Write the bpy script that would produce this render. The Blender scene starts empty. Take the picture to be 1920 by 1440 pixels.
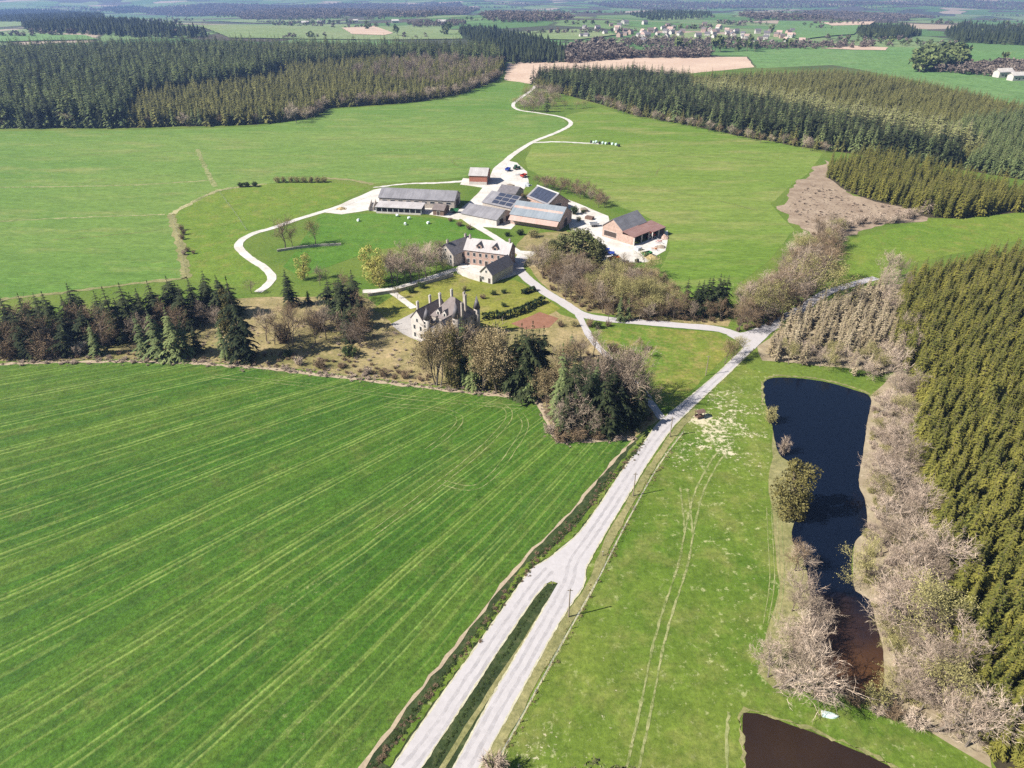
import bpy, math, random
import numpy as np
from mathutils import Vector
from mathutils.geometry import delaunay_2d_cdt

R = math.radians
sc = bpy.context.scene
COL = sc.collection

# ------------------------------------------------------------------ camera, sky, sun, exposure
FPX, PITCH, CAMH = 1297.0, R(31.0), 100.0          # focal length in photo pixels, pitch below horizon, height above ground
cam = bpy.data.cameras.new('camera'); cam_o = bpy.data.objects.new('camera', cam); COL.objects.link(cam_o)
cam.sensor_width = 36; cam.lens = 36 * FPX / 1920; cam.clip_start = 1; cam.clip_end = 60000
cam_o.location = (0, 0, CAMH); cam_o.rotation_euler = (R(90) - PITCH, 0, 0)
sc.camera = cam_o

SUN_EL = R(41); SHADOW_AZ = R(17)                  # shadows fall to the right and a little away
sdir = Vector((-math.cos(SHADOW_AZ) * math.cos(SUN_EL), -math.sin(SHADOW_AZ) * math.cos(SUN_EL), math.sin(SUN_EL)))
world = bpy.data.worlds.new('World'); sc.world = world; world.use_nodes = True
wn = world.node_tree.nodes; wl = world.node_tree.links
sky = wn.new('ShaderNodeTexSky'); sky.sky_type = 'NISHITA'; sky.sun_disc = False
sky.sun_elevation = SUN_EL; sky.sun_rotation = math.atan2(sdir.x, sdir.y)
sky.air_density = 1.0; sky.dust_density = 0.6; sky.ozone_density = 1.5
wl.new(sky.outputs[0], wn['Background'].inputs[0]); wn['Background'].inputs[1].default_value = 0.05
sl = bpy.data.lights.new('sun', 'SUN'); sl.energy = 5.0; sl.angle = R(0.5); sl.color = (1.0, 0.955, 0.89)
so = bpy.data.objects.new('sun', sl); COL.objects.link(so); so.rotation_euler = sdir.to_track_quat('Z', 'Y').to_euler()
so.location = sdir * 300
sc.view_settings.view_transform = 'Standard'; sc.view_settings.look = 'None'
sc.view_settings.exposure = 1.05; sc.view_settings.gamma = 1
sc.render.engine = 'CYCLES'
sc.cycles.max_bounces = 5; sc.cycles.diffuse_bounces = 2; sc.cycles.glossy_bounces = 2; sc.cycles.transparent_max_bounces = 12
sc.cycles.volume_bounces = 0; sc.cycles.use_denoising = False; sc.cycles.caustics_reflective = False

# ------------------------------------------------------------------ pixels <-> ground
cP, sP = math.cos(PITCH), math.sin(PITCH)
def sst(a, b, t):
    t = np.clip((t - a) / (b - a), 0, 1); return t * t * (3 - 2 * t)
def hgt(x, y):
    r = np.hypot(x, y)
    w = sst(950, 1900, r)
    a = 7 * np.sin(x / 330 + 0.6) * np.cos(y / 410 + 0.3) + 5 * np.sin(x / 170 + y / 260)
    valley = -110 * sst(1000, 5200, r)
    w2 = sst(5600, 10500, r)
    b = 190 + 60 * np.sin(x / 1500 + y / 2100 + 1.0) + 30 * np.sin(x / 700 - y / 900)
    return w * a * 1.1 + valley + w2 * np.maximum(b, 0)
def ray(px, py):
    x = (px - 960) / FPX; y = -(py - 720) / FPX
    return np.array((x, cP + y * sP, -sP + y * cP))
def G(px, py, z=0.0):
    d = ray(px, py); d[2] = min(d[2], -1e-3)
    t = (CAMH - z) / -d[2]
    if t * d[1] < 940: return (d[0] * t, d[1] * t)
    t = 900.0
    while t < 30000:
        p = d * t
        if CAMH + p[2] < float(hgt(p[0], p[1])): break
        t *= 1.004
    return (d[0] * t, d[1] * t)
def top_z(px, by, ty):
    X, Y = G(px, by); k = (720 - ty) / FPX
    return CAMH + Y * (k * cP - sP) / (cP + k * sP)
def pix(X, Y, Z=0):
    z = Z - CAMH; dep = Y * cP - z * sP
    return 960 + FPX * X / dep, 720 - FPX * (Y * sP + z * cP) / dep

def inpoly(pts, poly):
    pts = np.asarray(pts); poly = np.asarray(poly); x, y = pts[:, 0], pts[:, 1]
    ins = np.zeros(len(pts), bool); j = len(poly) - 1
    for i in range(len(poly)):
        xi, yi = poly[i]; xj, yj = poly[j]
        c = ((yi > y) != (yj > y)) & (x < (xj - xi) * (y - yi) / (yj - yi + 1e-12) + xi)
        ins ^= c; j = i
    return ins
def gpoly(pp): return [G(*p) for p in pp]
def smooth(pts, step=2.0, closed=False):
    P = np.array(pts, float); n = len(P); out = []
    rng = range(n if closed else n - 1)
    for i in rng:
        if closed: p0, p1, p2, p3 = P[(i - 1) % n], P[i], P[(i + 1) % n], P[(i + 2) % n]
        else: p0, p1, p2, p3 = P[max(i - 1, 0)], P[i], P[i + 1], P[min(i + 2, n - 1)]
        m = max(1, int(np.linalg.norm(p2 - p1) / step))
        for k in range(m):
            t = k / m
            out.append(0.5 * (2 * p1 + (p2 - p0) * t + (2 * p0 - 5 * p1 + 4 * p2 - p3) * t * t + (3 * p1 - p0 - 3 * p2 + p3) * t ** 3))
    if not closed: out.append(P[-1])
    return np.array(out)

# ------------------------------------------------------------------ materials
def mk(name):
    m = bpy.data.materials.new(name); m.use_nodes = True
    nt = m.node_tree; b = nt.nodes['Principled BSDF']
    b.inputs['Roughness'].default_value = 0.9; b.inputs['Specular IOR Level'].default_value = 0.15
    return m, nt, b
def nd(nt, typ, ins=None, **attrs):
    n = nt.nodes.new(typ)
    for k, v in attrs.items(): setattr(n, k, v)
    for k, v in (ins or {}).items():
        s = n.inputs[k]
        if isinstance(v, bpy.types.NodeSocket): nt.links.new(v, s)
        else: s.default_value = v
    return n
def c4(c): return (*c, 1.0)
def pos(nt): return nd(nt, 'ShaderNodeNewGeometry').outputs['Position']
def noise(nt, vec, scale, detail=3, rough=0.55, dist=0.0):
    return nd(nt, 'ShaderNodeTexNoise', {'Vector': vec, 'Scale': scale, 'Detail': detail, 'Roughness': rough, 'Distortion': dist}).outputs['Fac']
def mr(nt, v, a, b, c=0.0, d=1.0):
    return nd(nt, 'ShaderNodeMapRange', {'Value': v, 'From Min': a, 'From Max': b, 'To Min': c, 'To Max': d}).outputs[0]
def mth(nt, op, a, b=0.0, c=None):
    ins = {0: a, 1: b}
    if c is not None: ins[2] = c
    return nd(nt, 'ShaderNodeMath', ins, operation=op).outputs[0]
def mix(nt, f, a, b, blend='MIX'):
    n = nd(nt, 'ShaderNodeMix', data_type='RGBA', blend_type=blend)
    for i, v in ((0, f), (6, a), (7, b)):
        s = n.inputs[i]
        if isinstance(v, bpy.types.NodeSocket): nt.links.new(v, s)
        else: s.default_value = c4(v) if isinstance(v, tuple) and len(v) == 3 else v
    return n.outputs[2]
def bump(nt, b, h, strength=0.5, dist=0.2):
    n = nd(nt, 'ShaderNodeBump', {'Height': h, 'Strength': strength, 'Distance': dist}); nt.links.new(n.outputs[0], b.inputs['Normal'])

def grass(name, a, b_, dry, dryamt=0.5, fleck=None, fleckamt=0.0, big=0.018, fine=0.9, stretch=None):
    m, nt, b = mk(name); p = pos(nt)
    if stretch:
        p = nd(nt, 'ShaderNodeMapping', {'Vector': p, 'Rotation': (0, 0, stretch[0]), 'Scale': (stretch[1], 1, 1)}).outputs[0]
    n1 = noise(nt, p, big, 4); n2 = noise(nt, p, big * 7, 5, 0.65); n3 = noise(nt, p, fine, 5, 0.85); n8 = noise(nt, p, fine * 0.22, 4, 0.7)
    col = mix(nt, mr(nt, n1, 0.35, 0.65), a, b_)
    col = mix(nt, mr(nt, n2, 0.66 - 0.3 * dryamt, 0.86 - 0.2 * dryamt, 0, 0.85), col, dry)
    g3 = mth(nt, 'MULTIPLY', mr(nt, n3, 0.25, 0.75, 0.42, 1.58), mr(nt, n8, 0.3, 0.7, 0.78, 1.2))
    col = mix(nt, 1.0, col, nd(nt, 'ShaderNodeCombineColor', {0: g3, 1: mth(nt, 'MULTIPLY_ADD', g3, 0.9, 0.1), 2: g3}).outputs[0], 'MULTIPLY')
    if fleck:
        n4 = noise(nt, p, 0.55, 5, 0.75); n5 = noise(nt, p, 0.03, 2)
        f = mth(nt, 'MULTIPLY', mr(nt, n4, 0.57, 0.66), mr(nt, n5, 0.38, 0.62, 0.15, fleckamt))
        col = mix(nt, f, col, fleck)
    nt.links.new(col, b.inputs['Base Color']); bump(nt, b, n3, 0.6, 0.25)
    return m
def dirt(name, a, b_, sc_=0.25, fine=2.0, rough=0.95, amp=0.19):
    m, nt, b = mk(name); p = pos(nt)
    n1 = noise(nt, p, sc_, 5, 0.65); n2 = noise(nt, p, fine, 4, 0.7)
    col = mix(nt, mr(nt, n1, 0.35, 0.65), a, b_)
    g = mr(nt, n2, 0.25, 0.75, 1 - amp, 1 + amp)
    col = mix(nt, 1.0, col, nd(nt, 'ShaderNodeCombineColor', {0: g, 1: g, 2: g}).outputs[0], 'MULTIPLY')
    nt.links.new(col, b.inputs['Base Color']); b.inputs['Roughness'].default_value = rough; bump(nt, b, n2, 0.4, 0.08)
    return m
def leafy(name, a, b_, tip=None, var=0.35):
    """foliage: tint differs tree by tree and clump by clump; scattered patches take the second colour given as tip"""
    m, nt, b = mk(name)
    rnd = nd(nt, 'ShaderNodeObjectInfo').outputs['Random']
    tc = nd(nt, 'ShaderNodeTexCoord').outputs['Object']
    n = noise(nt, tc, 1.3, 2)
    col = mix(nt, rnd, a, b_)
    g = mth(nt, 'ADD', mr(nt, n, 0.3, 0.7, 1 - var, 1 + var), mr(nt, rnd, 0, 1, -0.12, 0.12))
    col = mix(nt, 1.0, col, nd(nt, 'ShaderNodeCombineColor', {0: g, 1: g, 2: g}).outputs[0], 'MULTIPLY')
    if tip:
        n2 = noise(nt, tc, 3.1, 1)
        col = mix(nt, mr(nt, n2, 0.5, 0.66, 0, 0.8), col, tip)
    nt.links.new(col, b.inputs['Base Color'])
    return m
def plain(name, c, rough=0.8, var=0.15, scale=0.8, spec=0.2, metallic=0.0, c2=None):
    m, nt, b = mk(name); tc = nd(nt, 'ShaderNodeTexCoord').outputs['Object']
    n = noise(nt, tc, scale, 4, 0.65)
    col = mix(nt, mr(nt, n, 0.3, 0.7), tuple(x * (1 - var) for x in c), c2 or tuple(min(1, x * (1 + var)) for x in c))
    nt.links.new(col, b.inputs['Base Color']); b.inputs['Roughness'].default_value = rough
    b.inputs['Specular IOR Level'].default_value = spec; b.inputs['Metallic'].default_value = metallic
    return m
def corrugated(name, c, c2, per=1.0, rough=0.6):
    """sheet roof: ribs down the slope, streaks of weathering"""
    m, nt, b = mk(name); tc = nd(nt, 'ShaderNodeTexCoord').outputs['Object']
    w = nd(nt, 'ShaderNodeTexWave', {'Vector': tc, 'Scale': 1.6 / per, 'Distortion': 0.0}, bands_direction='X').outputs['Fac']
    mp = nd(nt, 'ShaderNodeMapping', {'Vector': tc, 'Scale': (1.0, 0.12, 0.12)}).outputs[0]
    n = noise(nt, mp, 1.2, 4, 0.7); n2 = noise(nt, tc, 0.25, 3)
    col = mix(nt, mr(nt, mth(nt, 'ADD', n, n2), 0.75, 1.25), c, c2)
    g = mr(nt, w, 0, 1, 0.86, 1.1)
    col = mix(nt, 1.0, col, nd(nt, 'ShaderNodeCombineColor', {0: g, 1: g, 2: g}).outputs[0], 'MULTIPLY')
    nt.links.new(col, b.inputs['Base Color']); b.inputs['Roughness'].default_value = rough; bump(nt, b, w, 0.4, 0.05)
    return m

M = {}
# the big crop field: wheel tracks fan out from a point beyond the far corner
def striped_field():
    m, nt, b = mk('crop_field'); p = pos(nt)
    pv = nd(nt, 'ShaderNodeVectorMath', {0: p, 1: (105.0, 269.0, 0.0)}, operation='SUBTRACT').outputs[0]
    wob = noise(nt, p, 0.02, 2); wob2 = noise(nt, p, 0.12, 2)
    sx = nd(nt, 'ShaderNodeSeparateXYZ', {0: pv})
    ang = mth(nt, 'ARCTAN2', mth(nt, 'MULTIPLY', sx.outputs[1], -1), mth(nt, 'MULTIPLY', sx.outputs[0], -1))
    rad = nd(nt, 'ShaderNodeVectorMath', {0: pv}, operation='LENGTH').outputs['Value']
    u = mth(nt, 'ADD', mth(nt, 'MULTIPLY', ang, 19.5), mth(nt, 'MULTIPLY', wob, 0.22))
    u = mth(nt, 'ADD', u, mth(nt, 'MULTIPLY', wob2, 0.03))
    def lines(uu, c, w, k=0.3):
        return mr(nt, mth(nt, 'ABSOLUTE', mth(nt, 'SUBTRACT', mth(nt, 'FRACT', uu), c)), w, w * k, 0, 1)
    def streak(ku, kr, det=4, rgh=0.65):
        v_ = nd(nt, 'ShaderNodeCombineXYZ', {0: mth(nt, 'MULTIPLY', u, ku), 1: mth(nt, 'MULTIPLY', rad, kr), 2: 0.0}).outputs[0]
        return noise(nt, v_, 1.0, det, rgh)
    st, st2, st3 = streak(9.0, 0.03, 5, 0.7), streak(1.2, 0.006, 3), streak(3.0, 0.012, 4)
    ln = mth(nt, 'MAXIMUM', lines(u, 0.44, 0.022), lines(u, 0.56, 0.022))
    lnb = mth(nt, 'MAXIMUM', lines(mth(nt, 'MULTIPLY', u, 3.0), 0.40, 0.10), lines(mth(nt, 'MULTIPLY', u, 5.0), 0.85, 0.13))
    n1 = noise(nt, p, 0.011, 4); n2 = noise(nt, p, 0.10, 5, 0.7); n3 = noise(nt, p, 1.3, 4, 0.8)
    col = mix(nt, mr(nt, n1, 0.35, 0.65), (0.036, 0.094, 0.008), (0.058, 0.122, 0.013))
    col = mix(nt, mr(nt, st2, 0.46, 0.66, 0, 0.8), col, (0.080, 0.132, 0.017))
    col = mix(nt, mr(nt, st3, 0.52, 0.70, 0, 0.75), col, (0.030, 0.082, 0.012))
    col = mix(nt, mr(nt, st, 0.52, 0.72, 0, 0.7), col, (0.030, 0.066, 0.012))
    col = mix(nt, mr(nt, n2, 0.55, 0.72, 0, 0.7), col, (0.096, 0.118, 0.026))
    brk = mr(nt, streak(4.0, 0.05, 4, 0.75), 0.36, 0.58, 0.1, 0.85)
    brk2 = mr(nt, streak(2.1, 0.008, 3), 0.40, 0.60, 0.10, 0.85)
    col = mix(nt, mth(nt, 'MULTIPLY', ln, brk), col, (0.180, 0.245, 0.055))
    col = mix(nt, mth(nt, 'MULTIPLY', mth(nt, 'MULTIPLY', lnb, brk), brk2), col, (0.165, 0.215, 0.048))
    n4 = noise(nt, p, 0.8, 5, 0.85); n5 = noise(nt, p, 0.04, 4)
    f = mth(nt, 'MULTIPLY', mr(nt, n4, 0.58, 0.68), mr(nt, n5, 0.52, 0.66, 0.0, 0.8))
    col = mix(nt, f, col, (0.33, 0.29, 0.15))
    g = mth(nt, 'MULTIPLY', mr(nt, n3, 0.25, 0.75, 0.35, 1.6), mr(nt, noise(nt, p, 0.25, 4, 0.7), 0.3, 0.7, 0.75, 1.22))
    col = mix(nt, 1.0, col, nd(nt, 'ShaderNodeCombineColor', {0: g, 1: g, 2: g}).outputs[0], 'MULTIPLY')
    nt.links.new(col, b.inputs['Base Color']); bump(nt, b, n3, 0.7, 0.25)
    return m
M['crop'] = striped_field()
M['meadow'] = grass('meadow_grass', (0.066, 0.124, 0.012), (0.122, 0.160, 0.024), (0.180, 0.182, 0.050), 0.6, (0.36, 0.36, 0.17), 0.9)
def straw_mask(m, spots):
    nt = m.node_tree; b = nt.nodes['Principled BSDF']; p = pos(nt); base = b.inputs['Base Color'].links[0].from_socket
    n6 = noise(nt, p, 0.75, 5, 0.8); n7 = noise(nt, p, 0.10, 4)
    for (x, y, r, amt) in spots:
        d = nd(nt, 'ShaderNodeVectorMath', {0: p, 1: (x, y, 0.0)}, operation='DISTANCE').outputs['Value']
        fall = mr(nt, mth(nt, 'ADD', d, mr(nt, n7, 0.2, 0.8, -r * 0.5, r * 0.5)), r, r * 0.25)
        thr = mr(nt, fall, 0, 1, 0.75, 0.75 - amt)
        f = mr(nt, mth(nt, 'SUBTRACT', n6, thr), 0.0, 0.08, 0, 0.95)
        base = mix(nt, mth(nt, 'MULTIPLY', f, mr(nt, fall, 0, 0.1)), base, (0.50, 0.44, 0.30))
    nt.links.new(base, b.inputs['Base Color'])
straw_mask(M['meadow'], [(*G(1348, 806), 17, 0.29), (*G(1372, 757), 15, 0.23), (*G(1318, 790), 8, 0.42), (*G(1285, 850), 18, 0.20), (*G(1400, 860), 16, 0.18), (*G(1400, 1120), 14, 0.12), (*G(1180, 1240), 12, 0.14), (*G(1020, 1400), 9, 0.2), (*G(1130, 1400), 10, 0.14)])
M['field'] = grass('field_grass', (0.080, 0.160, 0.024), (0.136, 0.198, 0.042), (0.205, 0.215, 0.070), 0.5, big=0.008, stretch=(0.35, 0.35))
M['field_right'] = grass('field_grass_right', (0.104, 0.170, 0.022), (0.158, 0.206, 0.042), (0.230, 0.216, 0.078), 0.55, big=0.008, stretch=(-0.5, 0.3))
M['paddock'] = grass('paddock_grass', (0.062, 0.142, 0.014), (0.088, 0.162, 0.020), (0.135, 0.170, 0.036), 0.4)
M['pasture'] = grass('pasture_grass', (0.098, 0.165, 0.018), (0.128, 0.178, 0.024), (0.190, 0.180, 0.045), 0.5)
M['lawn'] = grass('lawn_grass', (0.140, 0.155, 0.024), (0.200, 0.195, 0.036), (0.260, 0.200, 0.085), 0.5)
M['park'] = grass('park_ground', (0.150, 0.140, 0.045), (0.280, 0.220, 0.105), (0.360, 0.270, 0.150), 0.6, big=0.03)
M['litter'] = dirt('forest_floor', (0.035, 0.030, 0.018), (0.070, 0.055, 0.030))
M['bank'] = dirt('dry_bank', (0.230, 0.180, 0.115), (0.330, 0.275, 0.180), 0.2, 1.5)
M['clearing'] = dirt('felled_clearing', (0.200, 0.145, 0.100), (0.310, 0.240, 0.170), 0.10, 0.8)
M['verge'] = grass('verge_grass', (0.165, 0.165, 0.060), (0.235, 0.210, 0.095), (0.290, 0.260, 0.130), 0.5, big=0.05)
M['dryline'] = dirt('dry_grass', (0.330, 0.300, 0.150), (0.420, 0.380, 0.200), 0.5, 2.0)
M['earth_edge'] = dirt('bare_field_edge', (0.300, 0.230, 0.160), (0.380, 0.310, 0.210), 0.4, 2.0)
M['ditch'] = grass('ditch_grass', (0.022, 0.034, 0.012), (0.040, 0.058, 0.018), (0.100, 0.105, 0.045), 0.5, big=0.08)
M['road'] = dirt('concrete_road', (0.385, 0.358, 0.350), (0.415, 0.388, 0.380), 0.05, 0.8, amp=0.08)
M['gravel'] = dirt('white_gravel', (0.430, 0.395, 0.345), (0.560, 0.530, 0.480), 0.14, 0.8)
M['forecourt'] = dirt('grey_gravel', (0.330, 0.300, 0.270), (0.390, 0.360, 0.330), 0.3, 2.0)
M['soil'] = dirt('red_soil', (0.200, 0.095, 0.058), (0.250, 0.125, 0.080), 0.4, 2.0)
M['plough'] = dirt('ploughed_field', (0.420, 0.300, 0.220), (0.490, 0.370, 0.275), 0.02, 0.3)
M['track'] = dirt('worn_grass_track', (0.130, 0.170, 0.040), (0.330, 0.320, 0.150), 0.35, 2.5)
M['palegrass'] = grass('far_pale_field', (0.150, 0.205, 0.075), (0.190, 0.225, 0.100), (0.240, 0.230, 0.120), 0.3, big=0.004, fine=0.2)
M['fargreen'] = grass('far_green_field', (0.095, 0.180, 0.052), (0.120, 0.200, 0.064), (0.160, 0.190, 0.080), 0.3, big=0.004, fine=0.2)
M['straw'] = grass('straw_strewn_meadow', (0.100, 0.165, 0.032), (0.150, 0.185, 0.055), (0.400, 0.350, 0.210), 1.25, (0.52, 0.48, 0.32), 1.0, big=0.05)

def worn(m, scale, lo, hi, amax=0.95):
    nt = m.node_tree; b = nt.nodes['Principled BSDF']; p = pos(nt)
    nt.links.new(mr(nt, mth(nt, 'ADD', noise(nt, p, scale, 5, 0.8), mth(nt, 'MULTIPLY', mth(nt, 'SUBTRACT', noise(nt, p, 0.05, 2), 0.5), 0.5)), lo, hi, 0.0, amax), b.inputs['Alpha'])
worn(M['track'], 1.4, 0.33, 0.50, 0.9); worn(M['dryline'], 1.6, 0.36, 0.54)
def far_ground():
    m, nt, b = mk('countryside'); p = pos(nt)
    wv = nd(nt, 'ShaderNodeTexNoise', {'Vector': p, 'Scale': 0.004, 'Detail': 2})
    pw = nd(nt, 'ShaderNodeVectorMath', {0: p, 1: nd(nt, 'ShaderNodeVectorMath', {0: wv.outputs['Color'], 1: (160.0, 160.0, 0.0)}, operation='MULTIPLY').outputs[0]}, operation='ADD').outputs[0]
    v = nd(nt, 'ShaderNodeTexVoronoi', {'Vector': pw, 'Scale': 0.0062}, voronoi_dimensions='2D')
    h = nd(nt, 'ShaderNodeSeparateColor', {0: v.outputs['Color']}).outputs[0]
    cr = nd(nt, 'ShaderNodeValToRGB', {0: h}); cr.color_ramp.interpolation = 'CONSTANT'
    els = cr.color_ramp.elements
    cols = [(0.0, (0.100, 0.180, 0.055)), (0.2, (0.160, 0.210, 0.085)), (0.36, (0.080, 0.150, 0.045)), (0.52, (0.085, 0.072, 0.055)),
            (0.64, (0.330, 0.260, 0.190)), (0.72, (0.130, 0.195, 0.070)), (0.86, (0.060, 0.065, 0.040))]
    els[0].position = 0; els[0].color = c4(cols[0][1]); els[1].position = cols[1][0]; els[1].color = c4(cols[1][1])
    for q, c in cols[2:]:
        e = els.new(q); e.color = c4(c)
    near = nd(nt, 'ShaderNodeVectorMath', {0: p}, operation='LENGTH').outputs['Value']
    n1 = noise(nt, p, 0.03, 4); n2 = noise(nt, p, 0.8, 5, 0.85)
    nearc = mix(nt, mr(nt, n1, 0.35, 0.65), (0.070, 0.126, 0.014), (0.125, 0.162, 0.028))
    ve = nd(nt, 'ShaderNodeTexVoronoi', {'Vector': pw, 'Scale': 0.0062}, voronoi_dimensions='2D', feature='DISTANCE_TO_EDGE').outputs['Distance']
    farc = mix(nt, mr(nt, ve, 0.045, 0.02, 0, 0.8), cr.outputs[0], (0.050, 0.052, 0.030))
    col = mix(nt, mr(nt, near, 900, 1000), nearc, farc)
    g = mr(nt, n2, 0.25, 0.75, 0.45, 1.5)
    col = mix(nt, 1.0, col, nd(nt, 'ShaderNodeCombineColor', {0: g, 1: g, 2: g}).outputs[0], 'MULTIPLY')
    nt.links.new(col, b.inputs['Base Color'])
    return m
M['country'] = far_ground()

def water(name, deep, shallow, where=None, rad=14.0):
    m, nt, b = mk(name); p = pos(nt)
    if where:
        d = nd(nt, 'ShaderNodeVectorMath', {0: p, 1: (*where, 0.0)}, operation='DISTANCE').outputs['Value']
        d = mth(nt, 'ADD', d, mr(nt, noise(nt, p, 0.12, 4), 0, 1, -9, 9))
        col = mix(nt, mr(nt, d, rad, 4.0), deep, shallow)
    else:
        col = mix(nt, mr(nt, noise(nt, p, 0.08, 3), 0.35, 0.65), deep, shallow)
    nt.links.new(col, b.inputs['Base Color']); b.inputs['Roughness'].default_value = 0.09
    b.inputs['IOR'].default_value = 1.33; b.inputs['Specular IOR Level'].default_value = 0.5
    bump(nt, b, noise(nt, p, 0.9, 2, 0.5), 0.02, 0.05)
    return m
M['water'] = water('pond_water', (0.0035, 0.0065, 0.0150), (0.075, 0.036, 0.016), G(1605, 1290), 20.0)
M['water2'] = water('brown_pond_water', (0.022, 0.013, 0.009), (0.030, 0.018, 0.012))

M['spruce'] = leafy('spruce_needles', (0.064, 0.074, 0.015), (0.148, 0.136, 0.026), (0.190, 0.172, 0.034))
M['spruce_dark'] = leafy('dark_conifer_needles', (0.014, 0.022, 0.009), (0.034, 0.043, 0.016), (0.052, 0.060, 0.022))
M['spruce_mid'] = leafy('mid_conifer_needles', (0.058, 0.086, 0.032), (0.126, 0.152, 0.052), (0.165, 0.185, 0.070))
M['spruce_brown'] = leafy('olive_brown_conifer_needles', (0.092, 0.096, 0.026), (0.160, 0.152, 0.044), (0.200, 0.190, 0.062))
M['larch_green'] = leafy('budding_larch_needles', (0.190, 0.205, 0.070), (0.260, 0.255, 0.100), (0.290, 0.285, 0.125))
M['larch_tan'] = leafy('bare_larch_twigs', (0.270, 0.205, 0.130), (0.350, 0.280, 0.190), (0.260, 0.240, 0.100))
M['twig'] = leafy('bare_twigs', (0.190, 0.142, 0.100), (0.300, 0.235, 0.170), (0.350, 0.280, 0.210))
M['twig_pink'] = leafy('pinkish_bare_twigs', (0.320, 0.240, 0.178), (0.440, 0.345, 0.262), (0.500, 0.405, 0.315))
M['twig_dark'] = leafy('brown_bare_twigs', (0.145, 0.098, 0.058), (0.240, 0.168, 0.100), (0.300, 0.220, 0.135))
M['bud'] = leafy('budding_leaves', (0.200, 0.180, 0.062), (0.280, 0.245, 0.100), (0.320, 0.290, 0.130))
M['willow'] = leafy('yellow_willow_leaves', (0.330, 0.310, 0.075), (0.420, 0.370, 0.095), (0.470, 0.430, 0.150))
M['ivy'] = leafy('olive_evergreen_leaves', (0.115, 0.100, 0.030), (0.150, 0.128, 0.042), (0.195, 0.168, 0.065))
M['tanleaf'] = leafy('withered_tan_leaves', (0.200, 0.145, 0.070), (0.270, 0.205, 0.105), (0.320, 0.260, 0.150))
M['greenbush'] = leafy('green_bush_leaves', (0.036, 0.058, 0.016), (0.062, 0.088, 0.024), (0.080, 0.105, 0.032))
M['hedge'] = leafy('clipped_hedge_leaves', (0.028, 0.045, 0.016), (0.040, 0.058, 0.020))
M['bark'] = plain('bark', (0.130, 0.100, 0.075), var=0.3, scale=2.0)
M['pine'] = leafy('pine_needles', (0.085, 0.094, 0.034), (0.115, 0.120, 0.044), (0.165, 0.158, 0.068))
M['bark_pale'] = plain('pale_bark', (0.170, 0.140, 0.112), var=0.3, scale=2.0)

# ------------------------------------------------------------------ object helpers
def tag(o, label=None, cat=None, group=None, kind=None):
    if label: o['label'] = label
    if cat: o['category'] = cat
    if group: o['group'] = group
    if kind: o['kind'] = kind
    return o
def link(o, parent=None):
    COL.objects.link(o)
    if parent is not None: o.parent = parent
    return o
def empty(name, loc=(0, 0, 0), rz=0.0, s=1.0):
    o = bpy.data.objects.new(name, None); o.empty_display_size = 0.5; o.location = loc; o.rotation_euler = (0, 0, rz)
    o.scale = (s, s, s) if not isinstance(s, tuple) else s
    return link(o)
def mesh(name, v, f, *mats, idx=None, smooth_=False):
    me = bpy.data.meshes.new(name); me.from_pydata([tuple(map(float, p)) for p in v], [], f)
    for m in mats: me.materials.append(m)
    if idx is not None: me.polygons.foreach_set('material_index', idx)
    if smooth_: me.polygons.foreach_set('use_smooth', [True] * len(me.polygons))
    me.update(); return me
def obj(name, me, parent=None): return link(bpy.data.objects.new(name, me), parent)
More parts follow.
